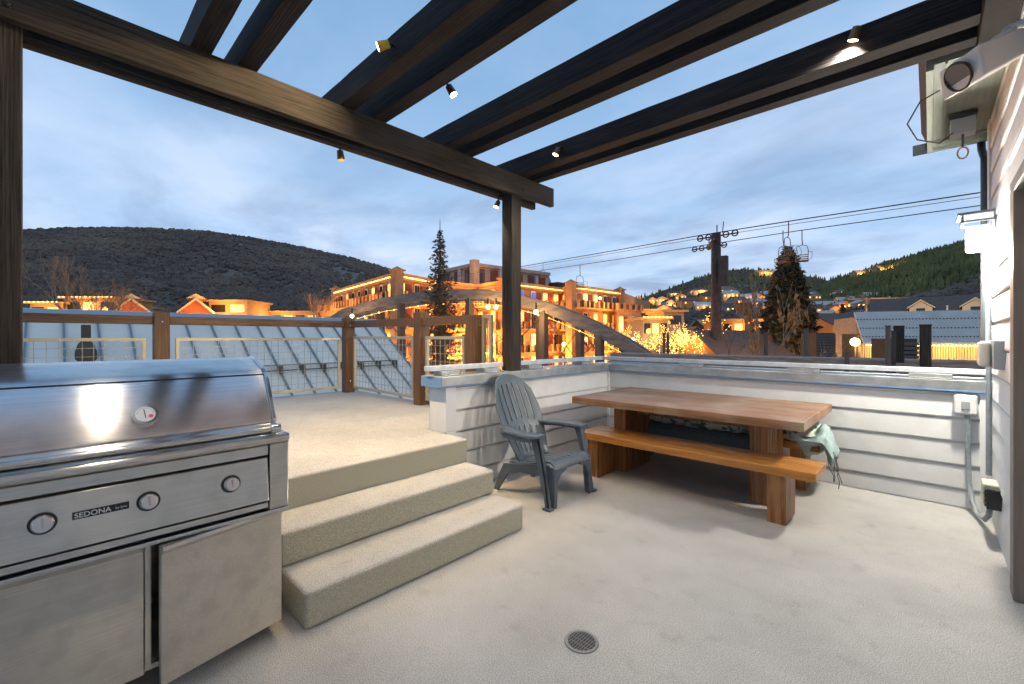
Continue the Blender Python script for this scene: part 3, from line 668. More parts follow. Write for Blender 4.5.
# lid lower band + handle
MB().prism([(x,GY0+.02,z) for x,z in ((-2.235,1.005),(-2.228,1.02),(-2.245,1.045),(-2.84,1.045),(-2.84,1.005))],(0,GY1-.035-GY0-.02,0)).build('lid_band',M['steel'],gr,bevel=.003)
hd=MB().cyl((-2.19,GY0,1.028),(-2.19,GY1-.04,1.028),.0135,20).build('handle',M['steel'],gr,smooth=True)
for y in (GY0+.02,GY1-.06):
    MB().tube([(-2.24,y,1.03),(-2.19,y,1.028)],.012,12).cyl((-2.19,y-.02,1.028),(-2.19,y+.02,1.028),.019,20).build('handle_bracket',M['chrome'],hd,smooth=True)
# body
bp=[(-2.20,.965),(-2.185,.985),(-2.21,1.0),(-2.85,1.0),(-2.85,.64),(-2.26,.64),(-2.26,.94)]
MB().prism([(x,GY0,z) for x,z in bp],(0,GY1-GY0,0)).build('firebox',M['steel'],gr,bevel=.004)
MB().tube([(-2.205,GY0,.978),(-2.205,GY1,.978)],.021,18).build('front_bullnose',M['steel'],gr,smooth=True)
MB().box(-2.26,-2.215,GY0,GY1-.075,.905,.95).build('upper_trim',M['steel'],gr,bevel=.004)
pnl=MB().prism([(x,GY0,z) for x,z in ((-2.212,.895),(-2.235,.895),(-2.235,.70),(-2.195,.70))],(0,GY1-.085-GY0,0)).build('control_panel',M['steel'],gr,bevel=.003)
MB().prism([(x,GY0,z) for x,z in ((-2.235,.69),(-2.205,.69),(-2.205,.665),(-2.235,.665))],(0,GY1-.085-GY0,0)).build('drip_rail',M['steel'],gr,bevel=.003)
MB().box(-2.25,-2.236,GY0,GY1-.085,.66,.90).build('shadow_gap',M['dark'],gr)
MB().box(-2.85,-2.20,GY1-.08,GY1,.655,.955).build('side_column',M['steel_v'],gr,bevel=.004)
MB().box(-2.86,-2.28,GY1+.002,GY1+.03,.70,.985).build('side_bracket',M['steel_v'],gr,bevel=.003)
MB().box(-2.245,-2.19,GY0,GY1,.64,.655).build('cart_top_rail',M['chrome'],gr,bevel=.003)
# cart
mb=MB().box(-2.85,-2.31,GY1-.015,GY1,.1,.64); mb.box(-2.85,-2.83,GY0,GY1,.1,.64); mb.box(-2.85,-2.31,GY0,GY1,.09,.11); mb.box(-2.85,-2.31,GY0,GY0+.015,.1,.64); mb.build('cart_body',M['steel_v'],gr)
mb=MB().box(-2.32,-2.30,.262,.282,.1,.64); mb.build('cart_mullion',M['steel_v'],gr)
for (y0,y1) in ((-.715,-.235),(-.225,.258)):
    d=MB().box(-2.30,-2.27,y0,y1,.10,.636).build('cart_door',M['steel_v'],gr,bevel=.004)
    MB().prism([(-2.27,y0,.636),(-2.245,y0,.64),(-2.235,y0,.625),(-2.255,y0,.60),(-2.268,y0,.595)],(0,y1-y0,0)).build('door_pull',M['steel'],d,bevel=.002)
# right door, ajar, hinged at the right
hx,hy=-2.295,.765; a=math.atan2(.105,.485)
def dd(s,n,z): return (hx+s*math.sin(a)+n*math.cos(a),hy-s*math.cos(a)+n*math.sin(a),z)
d=MB().hexa([dd(0,0,.085),dd(0,.025,.085),dd(.485,.025,.085),dd(.485,0,.085),dd(0,0,.632),dd(0,.025,.632),dd(.485,.025,.632),dd(.485,0,.632)]).build('cart_door',M['steel_v'],gr,bevel=.004)
MB().hexa([dd(0,.026,.60),dd(0,.045,.618),dd(.485,.045,.618),dd(.485,.026,.60),dd(0,.020,.634),dd(0,.04,.636),dd(.485,.04,.636),dd(.485,.020,.634)]).build('door_pull',M['steel'],d,bevel=.003)
for (x,y) in ((-2.42,.66),(-2.78,.66),(-2.42,-.6)):
    c=MB().cyl((x,y-.012,.035),(x,y+.012,.035),.035,20).build('caster',M['slatefoot'],gr,smooth=True)
    MB().box(x-.03,x+.03,y-.02,y+.02,.068,.09).box(x-.008,x+.008,y-.02,y-.014,.03,.07).box(x-.008,x+.008,y+.014,y+.02,.03,.07).build('caster_fork',M['chrome'],c)
for y in (-.42,-.02,.262,.54):
    kx=-2.205
    k=MB().cyl((kx-.006,y,.81),(kx+.008,y,.812),.038,32,.036).build('knob',M['black'],gr,smooth=True)
    MB().tube([(kx+.006,y,.812),(kx+.03,y,.814),(kx+.034,y,.815)],[.031,.027,.024],32).build('knob_cap',M['chrome'],k,smooth=True)
    MB().box(kx+.033,kx+.037,y-.003,y+.003,.79,.838).build('knob_grip',M['steel'],k,bevel=.001)
# badge
bd=MB().hexa([(-2.2050,.052,.80),(-2.2015,.052,.80),(-2.2015,.205,.80),(-2.2050,.205,.80),(-2.2073,.052,.826),(-2.2038,.052,.826),(-2.2038,.205,.826),(-2.2073,.205,.826)]).build('badge',M['black'],gr)
def text(s,size,origin,xdir,up,m,parent,name='lettering',ext=.0006,offs=0):
    cu=bpy.data.curves.new('t','FONT'); cu.body=s; cu.size=size; cu.extrude=ext; cu.offset=offs
    to=bpy.data.objects.new('t',cu); col.objects.link(to); bpy.context.view_layer.update()
    me=bpy.data.meshes.new_from_object(to); bpy.data.objects.remove(to)
    X=Vector(xdir).normalized(); Z=X.cross(Vector(up)).normalized(); Y=Z.cross(X)
    for v in me.vertices: v.co=Vector(origin)+X*v.co.x+Y*v.co.y+Z*v.co.z
    me.materials.clear(); me.materials.append(m); me.name=name
    o=bpy.data.objects.new(name,me); return link(o,parent)
upv=Vector((-.0023,0,.026)).normalized()
text('SEDONA',.0245,(-2.2012,.057,.8045),(0,1,0),upv,M['print_white'],bd,offs=.0004)
text('by lynx',.0115,(-2.2013,.166,.8085),(0,1,0),upv,M['print_white'],bd)
# ---------------------------------------------------------------- terrace fences
def meshpanel(t,a,b,z0,z1,rail=True):
    a=Vector(a); b=Vector(b); L_=(b-a).length; d=(b-a).normalized(); up=Vector((0,0,1))
    P_=lambda s,z:a+d*s+up*z
    mb=MB(); w_=.038
    mb.bar(P_(0,z0),P_(L_,z0),w_,w_); mb.bar(P_(0,z1),P_(L_,z1),w_,w_); mb.bar(P_(w_/2,z0+w_/2),P_(w_/2,z1-w_/2),w_,w_); mb.bar(P_(L_-w_/2,z0+w_/2),P_(L_-w_/2,z1-w_/2),w_,w_)
    f=mb.build('panel_frame',M['frame'],t,bevel=.003)
    mb=MB(); k=max(2,int(L_/.09)); 
    for i in range(1,k): mb.bar(P_(L_*i/k,z0),P_(L_*i/k,z1),.0055,.0055)
    k=int((z1-z0)/.09)
    for i in range(1,k): z=z0+(z1-z0)*i/k; mb.bar(P_(0,z)+Vector((.005,.005,0)),P_(L_,z)+Vector((.005,.005,0)),.0055,.0055)
    mb.build('wire_mesh',M['mesh'],f)
fa=thing('long_terrace_fence','brown timber and wire mesh fence along the far left side of the terrace','fence',(-6.74,1,0.57))
def fpost(t,x,y,z1=1.75,s=.15,m=None):
    p=MB().box(x-s/2,x+s/2,y-s/2,y+s/2,.571,z1).build('post',m or M['rail_wood_z'],t,bevel=.006)
    for z_ in (z1-.12,.75): MB().ball((x+s/2+.002,y,z_),.012).build('bolt',M['chrome'],p)
for y in (-2.4,-.0+.92-2.36*0-0,): pass
fpost(fa,-6.74,.92); fpost(fa,-6.74,-1.44); fpost(fa,-6.74,-3.5)
for y0,y1 in ((-3.42,-1.52),(-1.36,.84),(1.0,3.205)):
    MB().box(-6.77,-6.71,y0,y1,1.60,1.70).build('rail',M['rail_wood_y'],fa,bevel=.005)
    meshpanel(fa,(-6.74,y0+.06,0),(-6.74,y1-.06,0),.66,1.42)
MB().box(-6.79,-6.69,3.01-.0,3.02,.60,.61) 
fb=thing('corner_terrace_fence','brown timber and wire mesh fence from the terrace corner to the parapet wall','fence',(-5.2,3.3,0.57))
fpost(fb,-6.74,3.28)
fpost(fb,-4.80,3.33,1.77)
fpost(fb,-3.75+.0,3.33,1.70,.16)
for x0,x1 in ((-6.66,-4.88),(-4.72,-3.84)):
    MB().box(x0,x1,3.28,3.34,1.60,1.70).build('rail',M['rail_wood_y'],fb,bevel=.005)
    meshpanel(fb,(x0+.06,3.31,0),(x1-.06,3.31,0),.66,1.44)
meshpanel(fb,(-3.655,3.36,0),(-3.50,3.36,0),1.12,1.68)
# ---------------------------------------------------------------- metal roofed building behind the fence
mr_=thing('metal_roofed_building','building with a blue grey standing seam metal roof beyond the fence','building',(-14,0,-4))
RX,RZ,SL=-14.0,2.0,.66; EX=-8.2; RY0,RY1=-9,7.75
zr=lambda x:RZ-SL*(x-RX)
MB().hexa([(RX,RY0,RZ-.12),(EX,RY0,zr(EX)-.12),(EX,RY1,zr(EX)-.12),(RX,RY1,RZ-.12),(RX,RY0,RZ),(EX,RY0,zr(EX)),(EX,RY1,zr(EX)),(RX,RY1,RZ)]).build('roof_panel',M['paintgrey'],mr_)
nsm=31
for i in range(nsm+1):
    y=RY0+(RY1-RY0)*i/nsm
    MB().bar((RX+.15,y,zr(RX+.15)+.03),(EX,y,zr(EX)+.03),.035,.06).build('roof_seam',mat('seam',(.20,.25,.28),.4,.3) if i==0 else bpy.data.materials['seam'],mr_)
rc=MB().box(RX-.35,RX+.02,RY0-.1,RY1+.05,RZ-.02,RZ+.07).build('ridge_cap',M['paintgrey'],mr_,bevel=.01)
mb=MB().hexa([(RX+.022,RY0,RZ-.05),(RX+.34,RY0,RZ-.22),(RX+.34,RY1,RZ-.22),(RX+.022,RY1,RZ-.05),(RX+.022,RY0,RZ+.06),(RX+.34,RY0,RZ-.145),(RX+.34,RY1,RZ-.145),(RX+.022,RY1,RZ+.06)]); mb.build('ridge_flashing',mat('ridge_flash',(.30,.37,.41),.4,.3),mr_)
MB().box(-19,RX,RY0+.2,RY1-.2,-4,RZ-.1).box(RX,EX-.4,RY0+.2,RY1-.2,-4,zr(EX)-.15).build('wall',M['tanwall'],mr_)
MB().prism([(RX,RY1-.21,RZ-.2),(EX-.4,RY1-.21,zr(EX-.4)-.2),(EX-.4,RY1-.21,-3),(RX,RY1-.21,-3)],(0,.2,0)).build('gable_wall',M['tanwall'],mr_)
mb=MB().bar((EX+.9,-3,zr(EX+.9)+.1),(EX+.9,RY1-.1,zr(EX+.9)+.1),.05,.05); 
mb=MB()
for s_ in (0,.18): mb.bar((-11.9+s_,RY0,zr(-11.9+s_)+.12),(-11.9+s_,RY1-.5,zr(-11.9+s_)+.12),.03,.03)
for i in range(1,nsm): 
    y=RY0+(RY1-RY0)*i/nsm; mb.box(-11.95,-11.68,y-.03,y+.03,zr(-11.9)-.1,zr(-11.9)+.14)
mb.build('snow_guard',M['gutter'],mr_)
vp=at(86,9.0); vz=zr(vp.x)
v1=MB().tube([(vp.x,vp.y,vz-.2),(vp.x,vp.y,1.70)],.075,14).build('vent_pipe',mat('vent_metal',(.10,.07,.05),.6,.3),mr_,smooth=True)
MB().tube([(vp.x,vp.y,vz-.1),(vp.x,vp.y,vz+.12),(vp.x,vp.y,vz+.28),(vp.x,vp.y,vz+.33)],[.17,.165,.12,.08],18).build('vent_flashing',bpy.data.materials['vent_metal'],v1,smooth=True)
# ---------------------------------------------------------------- arch footbridge
br=thing('arch_footbridge','weathered timber arch footbridge with braced posts in front of the hotel','bridge',tuple(at(500,24,z=-4)))
def arch(off,name='arch_rib'):
    # pixel-derived profile turned into a real plane: from left (far) to right (near)
    pts=[]
    prof=[(318,330,29.),(345,313,28.3),(380,303,27.2),(430,295,25.8),(480,294,24.4),(512,298,23.6),(550,309,22.6),(590,326,21.6),(625,345,20.8),(650,362,20.3),(675,382,19.8)]
    mb=MB(); vs=[]
    p0=at(318,29.,z=0); p1=at(675,19.8,z=0); dirv=(p1-p0).normalized(); nv=Vector((-dirv.y,dirv.x,0))
    if nv.dot(Vector((FW[0],FW[1],0)))<0: nv=-nv
    th=.27
    for i,(px,py,d) in enumerate(prof):
        # intersect the pixel ray with the vertical arch plane
        ray=at(px,1.0,z=0); 
        det=ray.x*(-dirv.y)+ray.y*dirv.x
        t=(p0.x*(-dirv.y)+p0.y*dirv.x)/det
        p=at(px,t,py=py); pts.append((p,t))
    out=[]
    for i,(p,t) in enumerate(pts):
        a_=pts[max(0,i-1)][0]; b_=pts[min(len(pts)-1,i+1)][0]; tg=(b_-a_).normalized(); up=Vector((0,0,1))-tg*tg.z; up.normalize()
        c=p+nv*off
        for s_,q in ((-1,-1),(1,-1),(1,1),(-1,1)): vs.append(c+nv*s_*.16+up*q*th)
    n_=len(pts); mb.add(vs,[(i*4+j,i*4+(j+1)%4,(i+1)*4+(j+1)%4,(i+1)*4+j) for i in range(n_-1) for j in range(4)]+[(3,2,1,0),tuple((n_-1)*4+j for j in range(4))])
    mb.build(name,M['steelbridge'],br)
    return pts,nv,dirv
pts,nv,dirv=arch(0); arch(1.5)
def archpt(s):
    k=s*(len(pts)-1); i=min(int(k),len(pts)-2); return pts[i][0].lerp(pts[i+1][0],k-i)
PXS=[318,345,380,430,480,512,550,590,625,650,675]
def archpx(px):
    for i in range(10):
        if PXS[i]<=px<=PXS[i+1]: return pts[i][0].lerp(pts[i+1][0],(px-PXS[i])/(PXS[i+1]-PXS[i]))
for off,lst in ((0,(402,470,544,600)),(1.5,(365,428,530,572,618))):
    prev=None
    for px in lst:
        p=archpx(px)+nv*off; zt=p.z-.2
        MB().box(p.x-.17,p.x+.17,p.y-.17,p.y+.17,-1.6,zt).build('hanger_post',M['polewood'],br)
        if prev is not None:
            MB().tube([(prev.x,prev.y,prev.z-.4),(p.x,p.y,-1.2)],.022,5).tube([(p.x,p.y,p.z-.4),(prev.x,prev.y,-1.2)],.022,5).build('brace_cable',M['cable'],br)
        prev=p
a_=archpt(.02); b_=archpt(.93)
MB().hexa([Vector((a_.x,a_.y,-1.9))-nv*.3,Vector((b_.x,b_.y,-1.9))-nv*.3,Vector((b_.x,b_.y,-1.9))+nv*2.9,Vector((a_.x,a_.y,-1.9))+nv*2.9,Vector((a_.x,a_.y,-1.6))-nv*.3,Vector((b_.x,b_.y,-1.6))-nv*.3,Vector((b_.x,b_.y,-1.6))+nv*2.9,Vector((a_.x,a_.y,-1.6))+nv*2.9]).build('bridge_deck',M['plank'],br)
def bulbs(name,pts_,n,r,label,m='bulb',sag=0,group=None,jit=0):
    mb=MB(); rnd=random.Random(len(label)); allp=[]
    segs=[(Vector(a),Vector(b)) for a,b in zip(pts_,pts_[1:])]; L_=[(b-a).length for a,b in segs]; T=sum(L_)
    for i in range(n):
        s=T*(i+.5)/n; k=0
        while k<len(L_)-1 and s>L_[k]: s-=L_[k]; k+=1
        t=s/L_[k]; p=segs[k][0].lerp(segs[k][1],t); p.z-=sag*4*t*(1-t)
        if jit: p+=Vector((rnd.uniform(-jit,jit),rnd.uniform(-jit,jit),rnd.uniform(-jit,jit)))
        mb.ball(p,r*rnd.uniform(.8,1.2),6,4); allp.append(p)
    if len(allp)>1: mb.tube(allp,r*.12,4)
    return one(name,mb,M[m],label,'string lights',group)
ap=[archpt(s/20)+nv*.3+Vector((0,0,-.5)) for s in range(1,18)]
bulbs('string_lights',ap,34,.04,'warm bulbs strung under the curve of the timber arch')
for px,py,d,nm in ((352,316,26,'glowing wall lamp low at the left foot of the arch'),(488,307,22.4,'bright bare lamp under the arch left of the pergola post'),(496,307,22.6,'bright bare lamp under the arch touching the pergola post'),(536,312,21.5,'bright bare lamp under the arch right of the pergola post')):
    p=at(px,d,py=py); t=thing('bridge_lamp',nm,'lamp',tuple(p),'lamps under the arch bridge')
    MB().ball(p,.11,10,6).build('lamp_globe',M['bulbw'],t,smooth=True)
    MB().box(p.x-.03,p.x+.03,p.y-.03,p.y+.03,p.z+.1,p.z+.45).build('lamp_stem',M['liftsteel'],t)
    lamp('bridge_lamp_light','POINT',(p.x,p.y,p.z-.25),120,(1,.55,.2),.1)
# ---------------------------------------------------------------- hotel
ht=thing('grand_hotel','large tan stucco hotel with brick panels, balconies and string lit cornices','hotel',tuple(at(480,80,z=-4)))
H=lambda px,d:at(px,d,z=0)
chain=[H(336,83),H(397,60),H(440,68.5),H(478,74),H(504,68.5),H(563,79),H(571,73.6),H(620,84.5)]
back=[H(650,112),H(330,112)]
def polybox(poly,z0,z1):
    return MB().prism([(p.x,p.y,z0) for p in poly],(0,0,z1-z0))
polybox(chain+back,-4,10.2).build('main_block',M['stucco'],ht)
polybox([H(443.5,83),H(474.5,75),H(548,86.4),H(552,104),H(440,104)],10.2,14.0).build('penthouse',M['stucco2'],ht)
class Fac:
    def __init__(s,a,b):
        s.a=Vector((a.x,a.y,0)); s.d=(Vector((b.x,b.y,0))-s.a); s.L=s.d.length; s.d.normalize(); s.n=Vector((s.d.y,-s.d.x,0))
        if s.n.dot(Vector((FW[0],FW[1],0)))>0: s.n=-s.n
    def P(s,t,n,z): q=s.a+s.d*t+s.n*n; return (q.x,q.y,z)
    def box(s,mb,t0,t1,n0,n1,z0,z1):
        return mb.hexa([s.P(t0,n0,z0),s.P(t1,n0,z0),s.P(t1,n1,z0),s.P(t0,n1,z0),s.P(t0,n0,z1),s.P(t1,n0,z1),s.P(t1,n1,z1),s.P(t0,n1,z1)])
    def arch(s,mb,t0,t1,n0,n1,z0,z1):
        c=(t0+t1)/2; r=(t1-t0)/2; zs=z1-r*.6
        poly=[s.P(t0,n0,z0),s.P(t1,n0,z0)]+[s.P(c+r*math.cos(k*math.pi/8),n0,zs+r*.6*math.sin(k*math.pi/8)) for k in range(9)]
        e_=Vector(s.P(0,n1,0))-Vector(s.P(0,n0,0)); return mb.prism(poly,e_)
rnd=random.Random(11); WC=0
def dress(a,b,floors,seed,pitch=2.9,balc=True,blue=False,own=None):
    global WC
    F=Fac(a,b); rn=random.Random(seed); T=own or ht
    nb=max(1,int(F.L/pitch)); w_=F.L/nb
    # cornice
    m=MB(); F.box(m,-.3,F.L+.3,.0,.45,9.75,10.25); F.box(m,-.2,F.L+.2,0,.25,9.3,9.75); 
    if balc is not None: m.build('cornice',M['stucco'],T)
    for fi,(z0,z1) in enumerate(floors):
        m=MB(); F.box(m,0,F.L,0,.2,z0-.35,z0-.05); m.build('band',M['stucco'],T)
        for i in range(nb):
            t0=i*w_+.2; ww=1.3
            k=rn.random()
            fr=MB(); (F.arch if fi==0 else F.box)(fr,t0,t0+ww,.02,.12,z0+.1,z1-.5)
            o=fr.build('window',M['winframe'],T)
            gm=M['glass']
            if k<.22: gm=M['amberwin']
            elif k<.4: gm=M['dimwin']
            if blue and fi==0 and i<3: gm=M['bluewin']
            if fi==len(floors)-1 and k<.65: gm=M['amberwin']
            g=MB(); 
            for h_ in (0,1): (F.arch if (fi==0 and False) else F.box)(g,t0+.14+h_*(ww/2-.1),t0+ww/2-.04+h_*(ww/2-.1),.10,.15,z0+.2,z1-.85+(.1 if fi else 0))
            g.build('pane',gm,o)
            if rn.random()<.8:
                m=MB(); F.box(m,t0+ww+.12,min(t0+ww+1.4,(i+1)*w_+.1),.02,.09,z0+.1,z1-.8); m.build('brick_panel',M['brick'],T)
        if balc and fi<len(floors)-1:
            m=MB(); F.box(m,.2,F.L-.2,0,1.5,z0-.3,z0-.02)
            for i in range(nb*2+1):
                t=.35+(F.L-.7)*i/(nb*2); F.box(m,t-.16,t+.16,1.1,1.5,z0-.02,z0+1.2)
            bo=m.build('balcony',M['stucco'],T)
            for i in range(nb*2):
                t0=.35+(F.L-.7)*i/(nb*2)+.17; t1=.35+(F.L-.7)*(i+1)/(nb*2)-.17
                m=MB()
                if rn.random()<.5: F.box(m,t0,t1,1.2,1.35,z0,z0+1.0); m.build('balcony_panel',M['brick'],bo)
                else:
                    for q in range(9): tt_=t0+(t1-t0)*q/8; F.box(m,tt_-.02,tt_+.02,1.25,1.3,z0,z0+1.0)
                    F.box(m,t0,t1,1.24,1.31,z0+1.0,z0+1.06); m.build('balcony_bars',M['liftsteel'],bo)
    return F
FL=[(6.5,9.7),(2.8,6.3),(-1.0,2.6),(-4+.1,-1.2)]
fs=[]
for i,(a,b) in enumerate(zip(chain,chain[1:])):
    fs.append(dress(a,b,FL,20+i,blue=(i==4)))
for c_ in (chain[0],chain[1],chain[4],chain[6],chain[7]):
    MB().box(c_.x-.65,c_.x+.65,c_.y-.65,c_.y+.65,-4,10.45).build('pier',M['stucco'],ht)
    MB().prism([(c_.x-.85,c_.y-.85,10.451),(c_.x+.85,c_.y-.85,10.451),(c_.x+.85,c_.y+.85,10.451),(c_.x-.85,c_.y+.85,10.451)],(0,0,.22)).add([(c_.x-.65,c_.y-.65,10.68),(c_.x+.65,c_.y-.65,10.68),(c_.x+.65,c_.y+.65,10.68),(c_.x-.65,c_.y+.65,10.68),(c_.x,c_.y,11.15)],[(0,1,4),(1,2,4),(2,3,4),(3,0,4)]).build('pier_cap',M['stucco'],ht)
for a,b in ((H(443.5,83),H(474.5,75)),(H(474.5,75),H(548,86.4))):
    F=Fac(a,b); m=MB(); F.box(m,-.3,F.L+.3,0,.4,13.5,14.1); m.build('cornice',M['stucco2'],ht)
    k=int(F.L/2.6)
    for i in range(k):
        m=MB(); t=(i+.15)*F.L/k; F.box(m,t,t+1.7,.02,.1,10.4,13.2); m.build('brick_panel',M['brick'],ht)
        if i%2==0:
            m=MB(); F.box(m,t+.4,t+1.2,.1,.16,10.6,12.6); m.build('window',M['glass'],ht)
        if i%3==1:
            m=MB(); F.box(m,t+1.75,t+2.25,.1,.5,10.8,13.0+.8*(i%2)); m.build('vent_duct',M['roofsnow'],ht)
c_=H(474.5,75); MB().box(c_.x-.6,c_.x+.6,c_.y-.6,c_.y+.6,10,14.6).build('pier',M['stucco2'],ht)
# stepped terraces at both ends
def stepwing(a,b,z1,fl,seed):
    polybox([a,b,b+Vector((FW[0],FW[1],0))*18,a+Vector((FW[0],FW[1],0))*18],-4,z1).build('wing',M['stucco'],ht)
    dress(a,b,fl,seed,balc=None)
    F=Fac(a,b); m=MB(); 
    for i in range(5): t=F.L*i/4; F.box(m,t-.3,t+.3,-.3,.3,z1,z1+1.3)
    F.box(m,0,F.L,-.1,.1,z1,z1+.25); m.build('parapet',M['stucco'],ht)
    for i in range(4): m=MB(); F.box(m,F.L*i/4+.35,F.L*(i+1)/4-.35,-.05,.08,z1+.25,z1+1.1); m.build('parapet_panel',M['brick'] if i%2 else M['liftsteel'],ht)
stepwing(H(320,82),H(345,78),6.0,[(2.3,5.9),(-1.2,2.3)],71)
stepwing(H(618,79),H(641,84),6.3,[(2.3,5.9),(-1.2,2.3),(-4,-1.2)],72)
MB().box(*(lambda p:(p.x-1.2,p.x+1.2,p.y-1.2,p.y+1.2))(H(557,88)),10.2,12.3).build('roof_unit',M['liftsteel'],ht,bevel=.1)
# cornice lights
def cor(i,lab,n=30): 
    F=fs[i]; bulbs('string_lights',[F.P(.2,.55,9.7),F.P(F.L-.2,.55,9.7)],n,.10,lab,group='cornice lights on the hotel')
cor(0,'warm string lights along the cornice of the left hotel wing',44); cor(1,'warm string lights on the cornice right of the hotel corner pier',30)
cor(4,'warm string lights on the hotel cornice right of the pergola post',40); cor(6,'warm string lights on the cornice of the right hotel pavilion',34)
amber=(1,.44,.09)
for i,F in enumerate(fs):
    k=max(1,int(F.L/8))
    for j in range(k):
        t=F.L*(j+.5)/k
        p=F.P(t,4.5,-1.2); lamp('facade_light','POINT',p,3800,amber,.4)
        p=F.P(t,2.6,7.0); lamp('facade_light','POINT',p,330,amber,.3)
        p=F.P(t,3.2,3.2); lamp('facade_light','POINT',p,620,amber,.3)
for px,d in ((330,74),(630,78)): lamp('facade_light','POINT',tuple(at(px,d,z=1)),1500,amber,.4)
lamp('facade_light','POINT',tuple(at(478,70,z=11)),700,amber,.4)
# visible lamps on the hotel
def globe(px,py,d,r,lab,zt,pole=True,group='street lamps in the town',power=300):
    p=at(px,d,py=py); t=thing('street_lamp',lab,'street lamp',(p.x,p.y,zt),group)
    MB().ball(p,r,12,8).build('lamp_globe',M['bulbw'],t,smooth=True)
    if pole: MB().tube([(p.x,p.y,zt),(p.x,p.y,p.z-r)],[.09,.05],8).build('pole',M['liftsteel'],t)
    else: MB().box(p.x-.08,p.x+.08,p.y-.08,p.y+.08,p.z+r,p.z+r+.35).build('bracket',M['liftsteel'],t)
    lamp('street_lamp_light','POINT',(p.x+FW[0]*-.4,p.y-FW[1]*.4,p.z-.1-r),power,(1,.58,.2),.2)
globe(564,344,50,.22,'white globe street lamp in front of the hotel ground floor',-4)
globe(855,342,24,.22,'dazzling lamp between two dark sheds left of the ribbed roof',-4,True,power=120)
globe(872,309,60,.22,'glowing lamp beside the wooden utility pole',-4)
globe(600,298,75,.22,'glowing lamp on the right hotel pavilion',6,False,power=500)
globe(633,339,60,.2,'small globe lamp at the right foot of the hotel',-4)
# ---------------------------------------------------------------- town buildings
def house(name,lab,px,d,w_,dep,h,roofh,yaw,wm,rm,z0=None,lit=.6,group=None,cat='house',ridge_x=True,nwin=3,small=False,top=None):
    c=at(px,d,z=0); z0=hill(c.x,c.y)-.3 if z0 is None else z0
    if top is not None: h=top-roofh-z0
    t=thing(name,lab,cat,(c.x,c.y,z0),group)
    th=YAW+yaw; X=Vector((math.cos(th),math.sin(th),0)); Y=Vector((-math.sin(th),math.cos(th),0)); Z=Vector((0,0,1)); o=Vector((c.x,c.y,z0))
    P_=lambda x,y,z:o+X*x+Y*y+Z*z
    def bx(x0,x1,y0,y1,za,zb,m=None):
        return (m or MB()).hexa([P_(x0,y0,za),P_(x1,y0,za),P_(x1,y1,za),P_(x0,y1,za),P_(x0,y0,zb),P_(x1,y0,zb),P_(x1,y1,zb),P_(x0,y1,zb)])
    a=w_/2
    if ridge_x:
        MB().prism([P_(-a,0,0),P_(-a,dep,0),P_(-a,dep,h),P_(-a,dep/2,h+roofh*.97),P_(-a,0,h)],X*w_).build('wall',wm,t)
        ov=.4; m=MB()
        m.prism([P_(-a-ov,-ov,h-ov*roofh/dep*2),P_(-a-ov,dep/2,h+roofh),P_(-a-ov,dep+ov,h-ov*roofh/dep*2),P_(-a-ov,dep+ov,h+.2-ov*roofh/dep*2),P_(-a-ov,dep/2,h+roofh+.22),P_(-a-ov,-ov,h+.2-ov*roofh/dep*2)],X*(w_+2*ov))
    else:
        MB().prism([P_(-a,0,0),P_(a,0,0),P_(a,0,h),P_(0,0,h+roofh*.97),P_(-a,0,h)],Y*dep).build('wall',wm,t)
        ov=.35; k=ov*roofh/a; m=MB()
        m.prism([P_(-a-ov,-ov,h-k),P_(0,-ov,h+roofh),P_(a+ov,-ov,h-k),P_(a+ov,-ov,h-k+.22),P_(0,-ov,h+roofh+.24),P_(-a-ov,-ov,h-k+.22)],Y*(dep+2*ov))
    m.build('roof',rm,t)
    rn=random.Random(int(px*7+d))
    for i in range(nwin):
        x=-a+w_*(i+.5)/nwin; ww=min(.55,w_/nwin*.3); zc=h*.6 if h<4 else h-1.6
        gm=M['amberwin'] if rn.random()<lit else M['glass']
        if small: bx(x-ww,x+ww,-.06,.03,zc-.6,zc+.6).build('window',gm,t)
        else:
            f=bx(x-ww-.12,x+ww+.12,-.06,.03,zc-.82,zc+.82).build('window',M['winframe'],t); bx(x-ww,x+ww,-.1,-.06,zc-.7,zc+.7).build('pane',gm,f)
    return t,P_,bx
# left: low lit buildings past the metal roof
def flatb(name,lab,px0,px1,d,ytop,wm,cat='building',lights=True,dep=8,win=0,z0=-4,glow=1100,group=None):
    a=at(px0,d,py=ytop); b=at(px1,d,py=ytop); F=Fac(a,b); z1=a.z
    t=thing(name,lab,cat,(a.x,a.y,z0),group)
    m=MB(); F.box(m,0,F.L,-dep,0,z0,z1-.3); m.build('wall',wm,t)
    m=MB(); F.box(m,-.5,F.L+.5,-dep-.3,.8,z1-.35,z1); m.build('roof',M['tanwall'],t)
    for i in range(win):
        m=MB(); x=F.L*(i+.5)/win; F.box(m,x-F.L/win*.36,x+F.L/win*.36,.0,.08,z1-2.3,z1-.9); m.build('window',M['glass'] if i%2==0 else M['dimwin'],t)
    if glow: 
        for k in range(max(1,int(F.L/8))): lamp('building_light','POINT',F.P(F.L*(k+.5)/max(1,int(F.L/8)),3,z1-2.0),glow,amber,.4)
    if lights: bulbs('string_lights',[F.P(-.4,.9,z1-.05),F.P(F.L+.4,.9,z1-.05)],max(8,int(F.L/.7)),.11,'warm string lights edging the roof of the '+lights)
    return t,F,z1
flatb('pavilion','tallest string lit flat roofed pavilion behind the bare tree',64,116,78,297,M['tanwall'],win=3,lights='tall flat pavilion')
flatb('shop','low string lit flat roofed shop left of the tall pavilion',30,62,77,302,M['tanwall'],win=2,lights='low shop on the far left')
flatb('kiosk','small string lit kiosk between the pavilion and the red cupola house',111,128,86,305,M['tanwall'],win=1,lights='small kiosk')
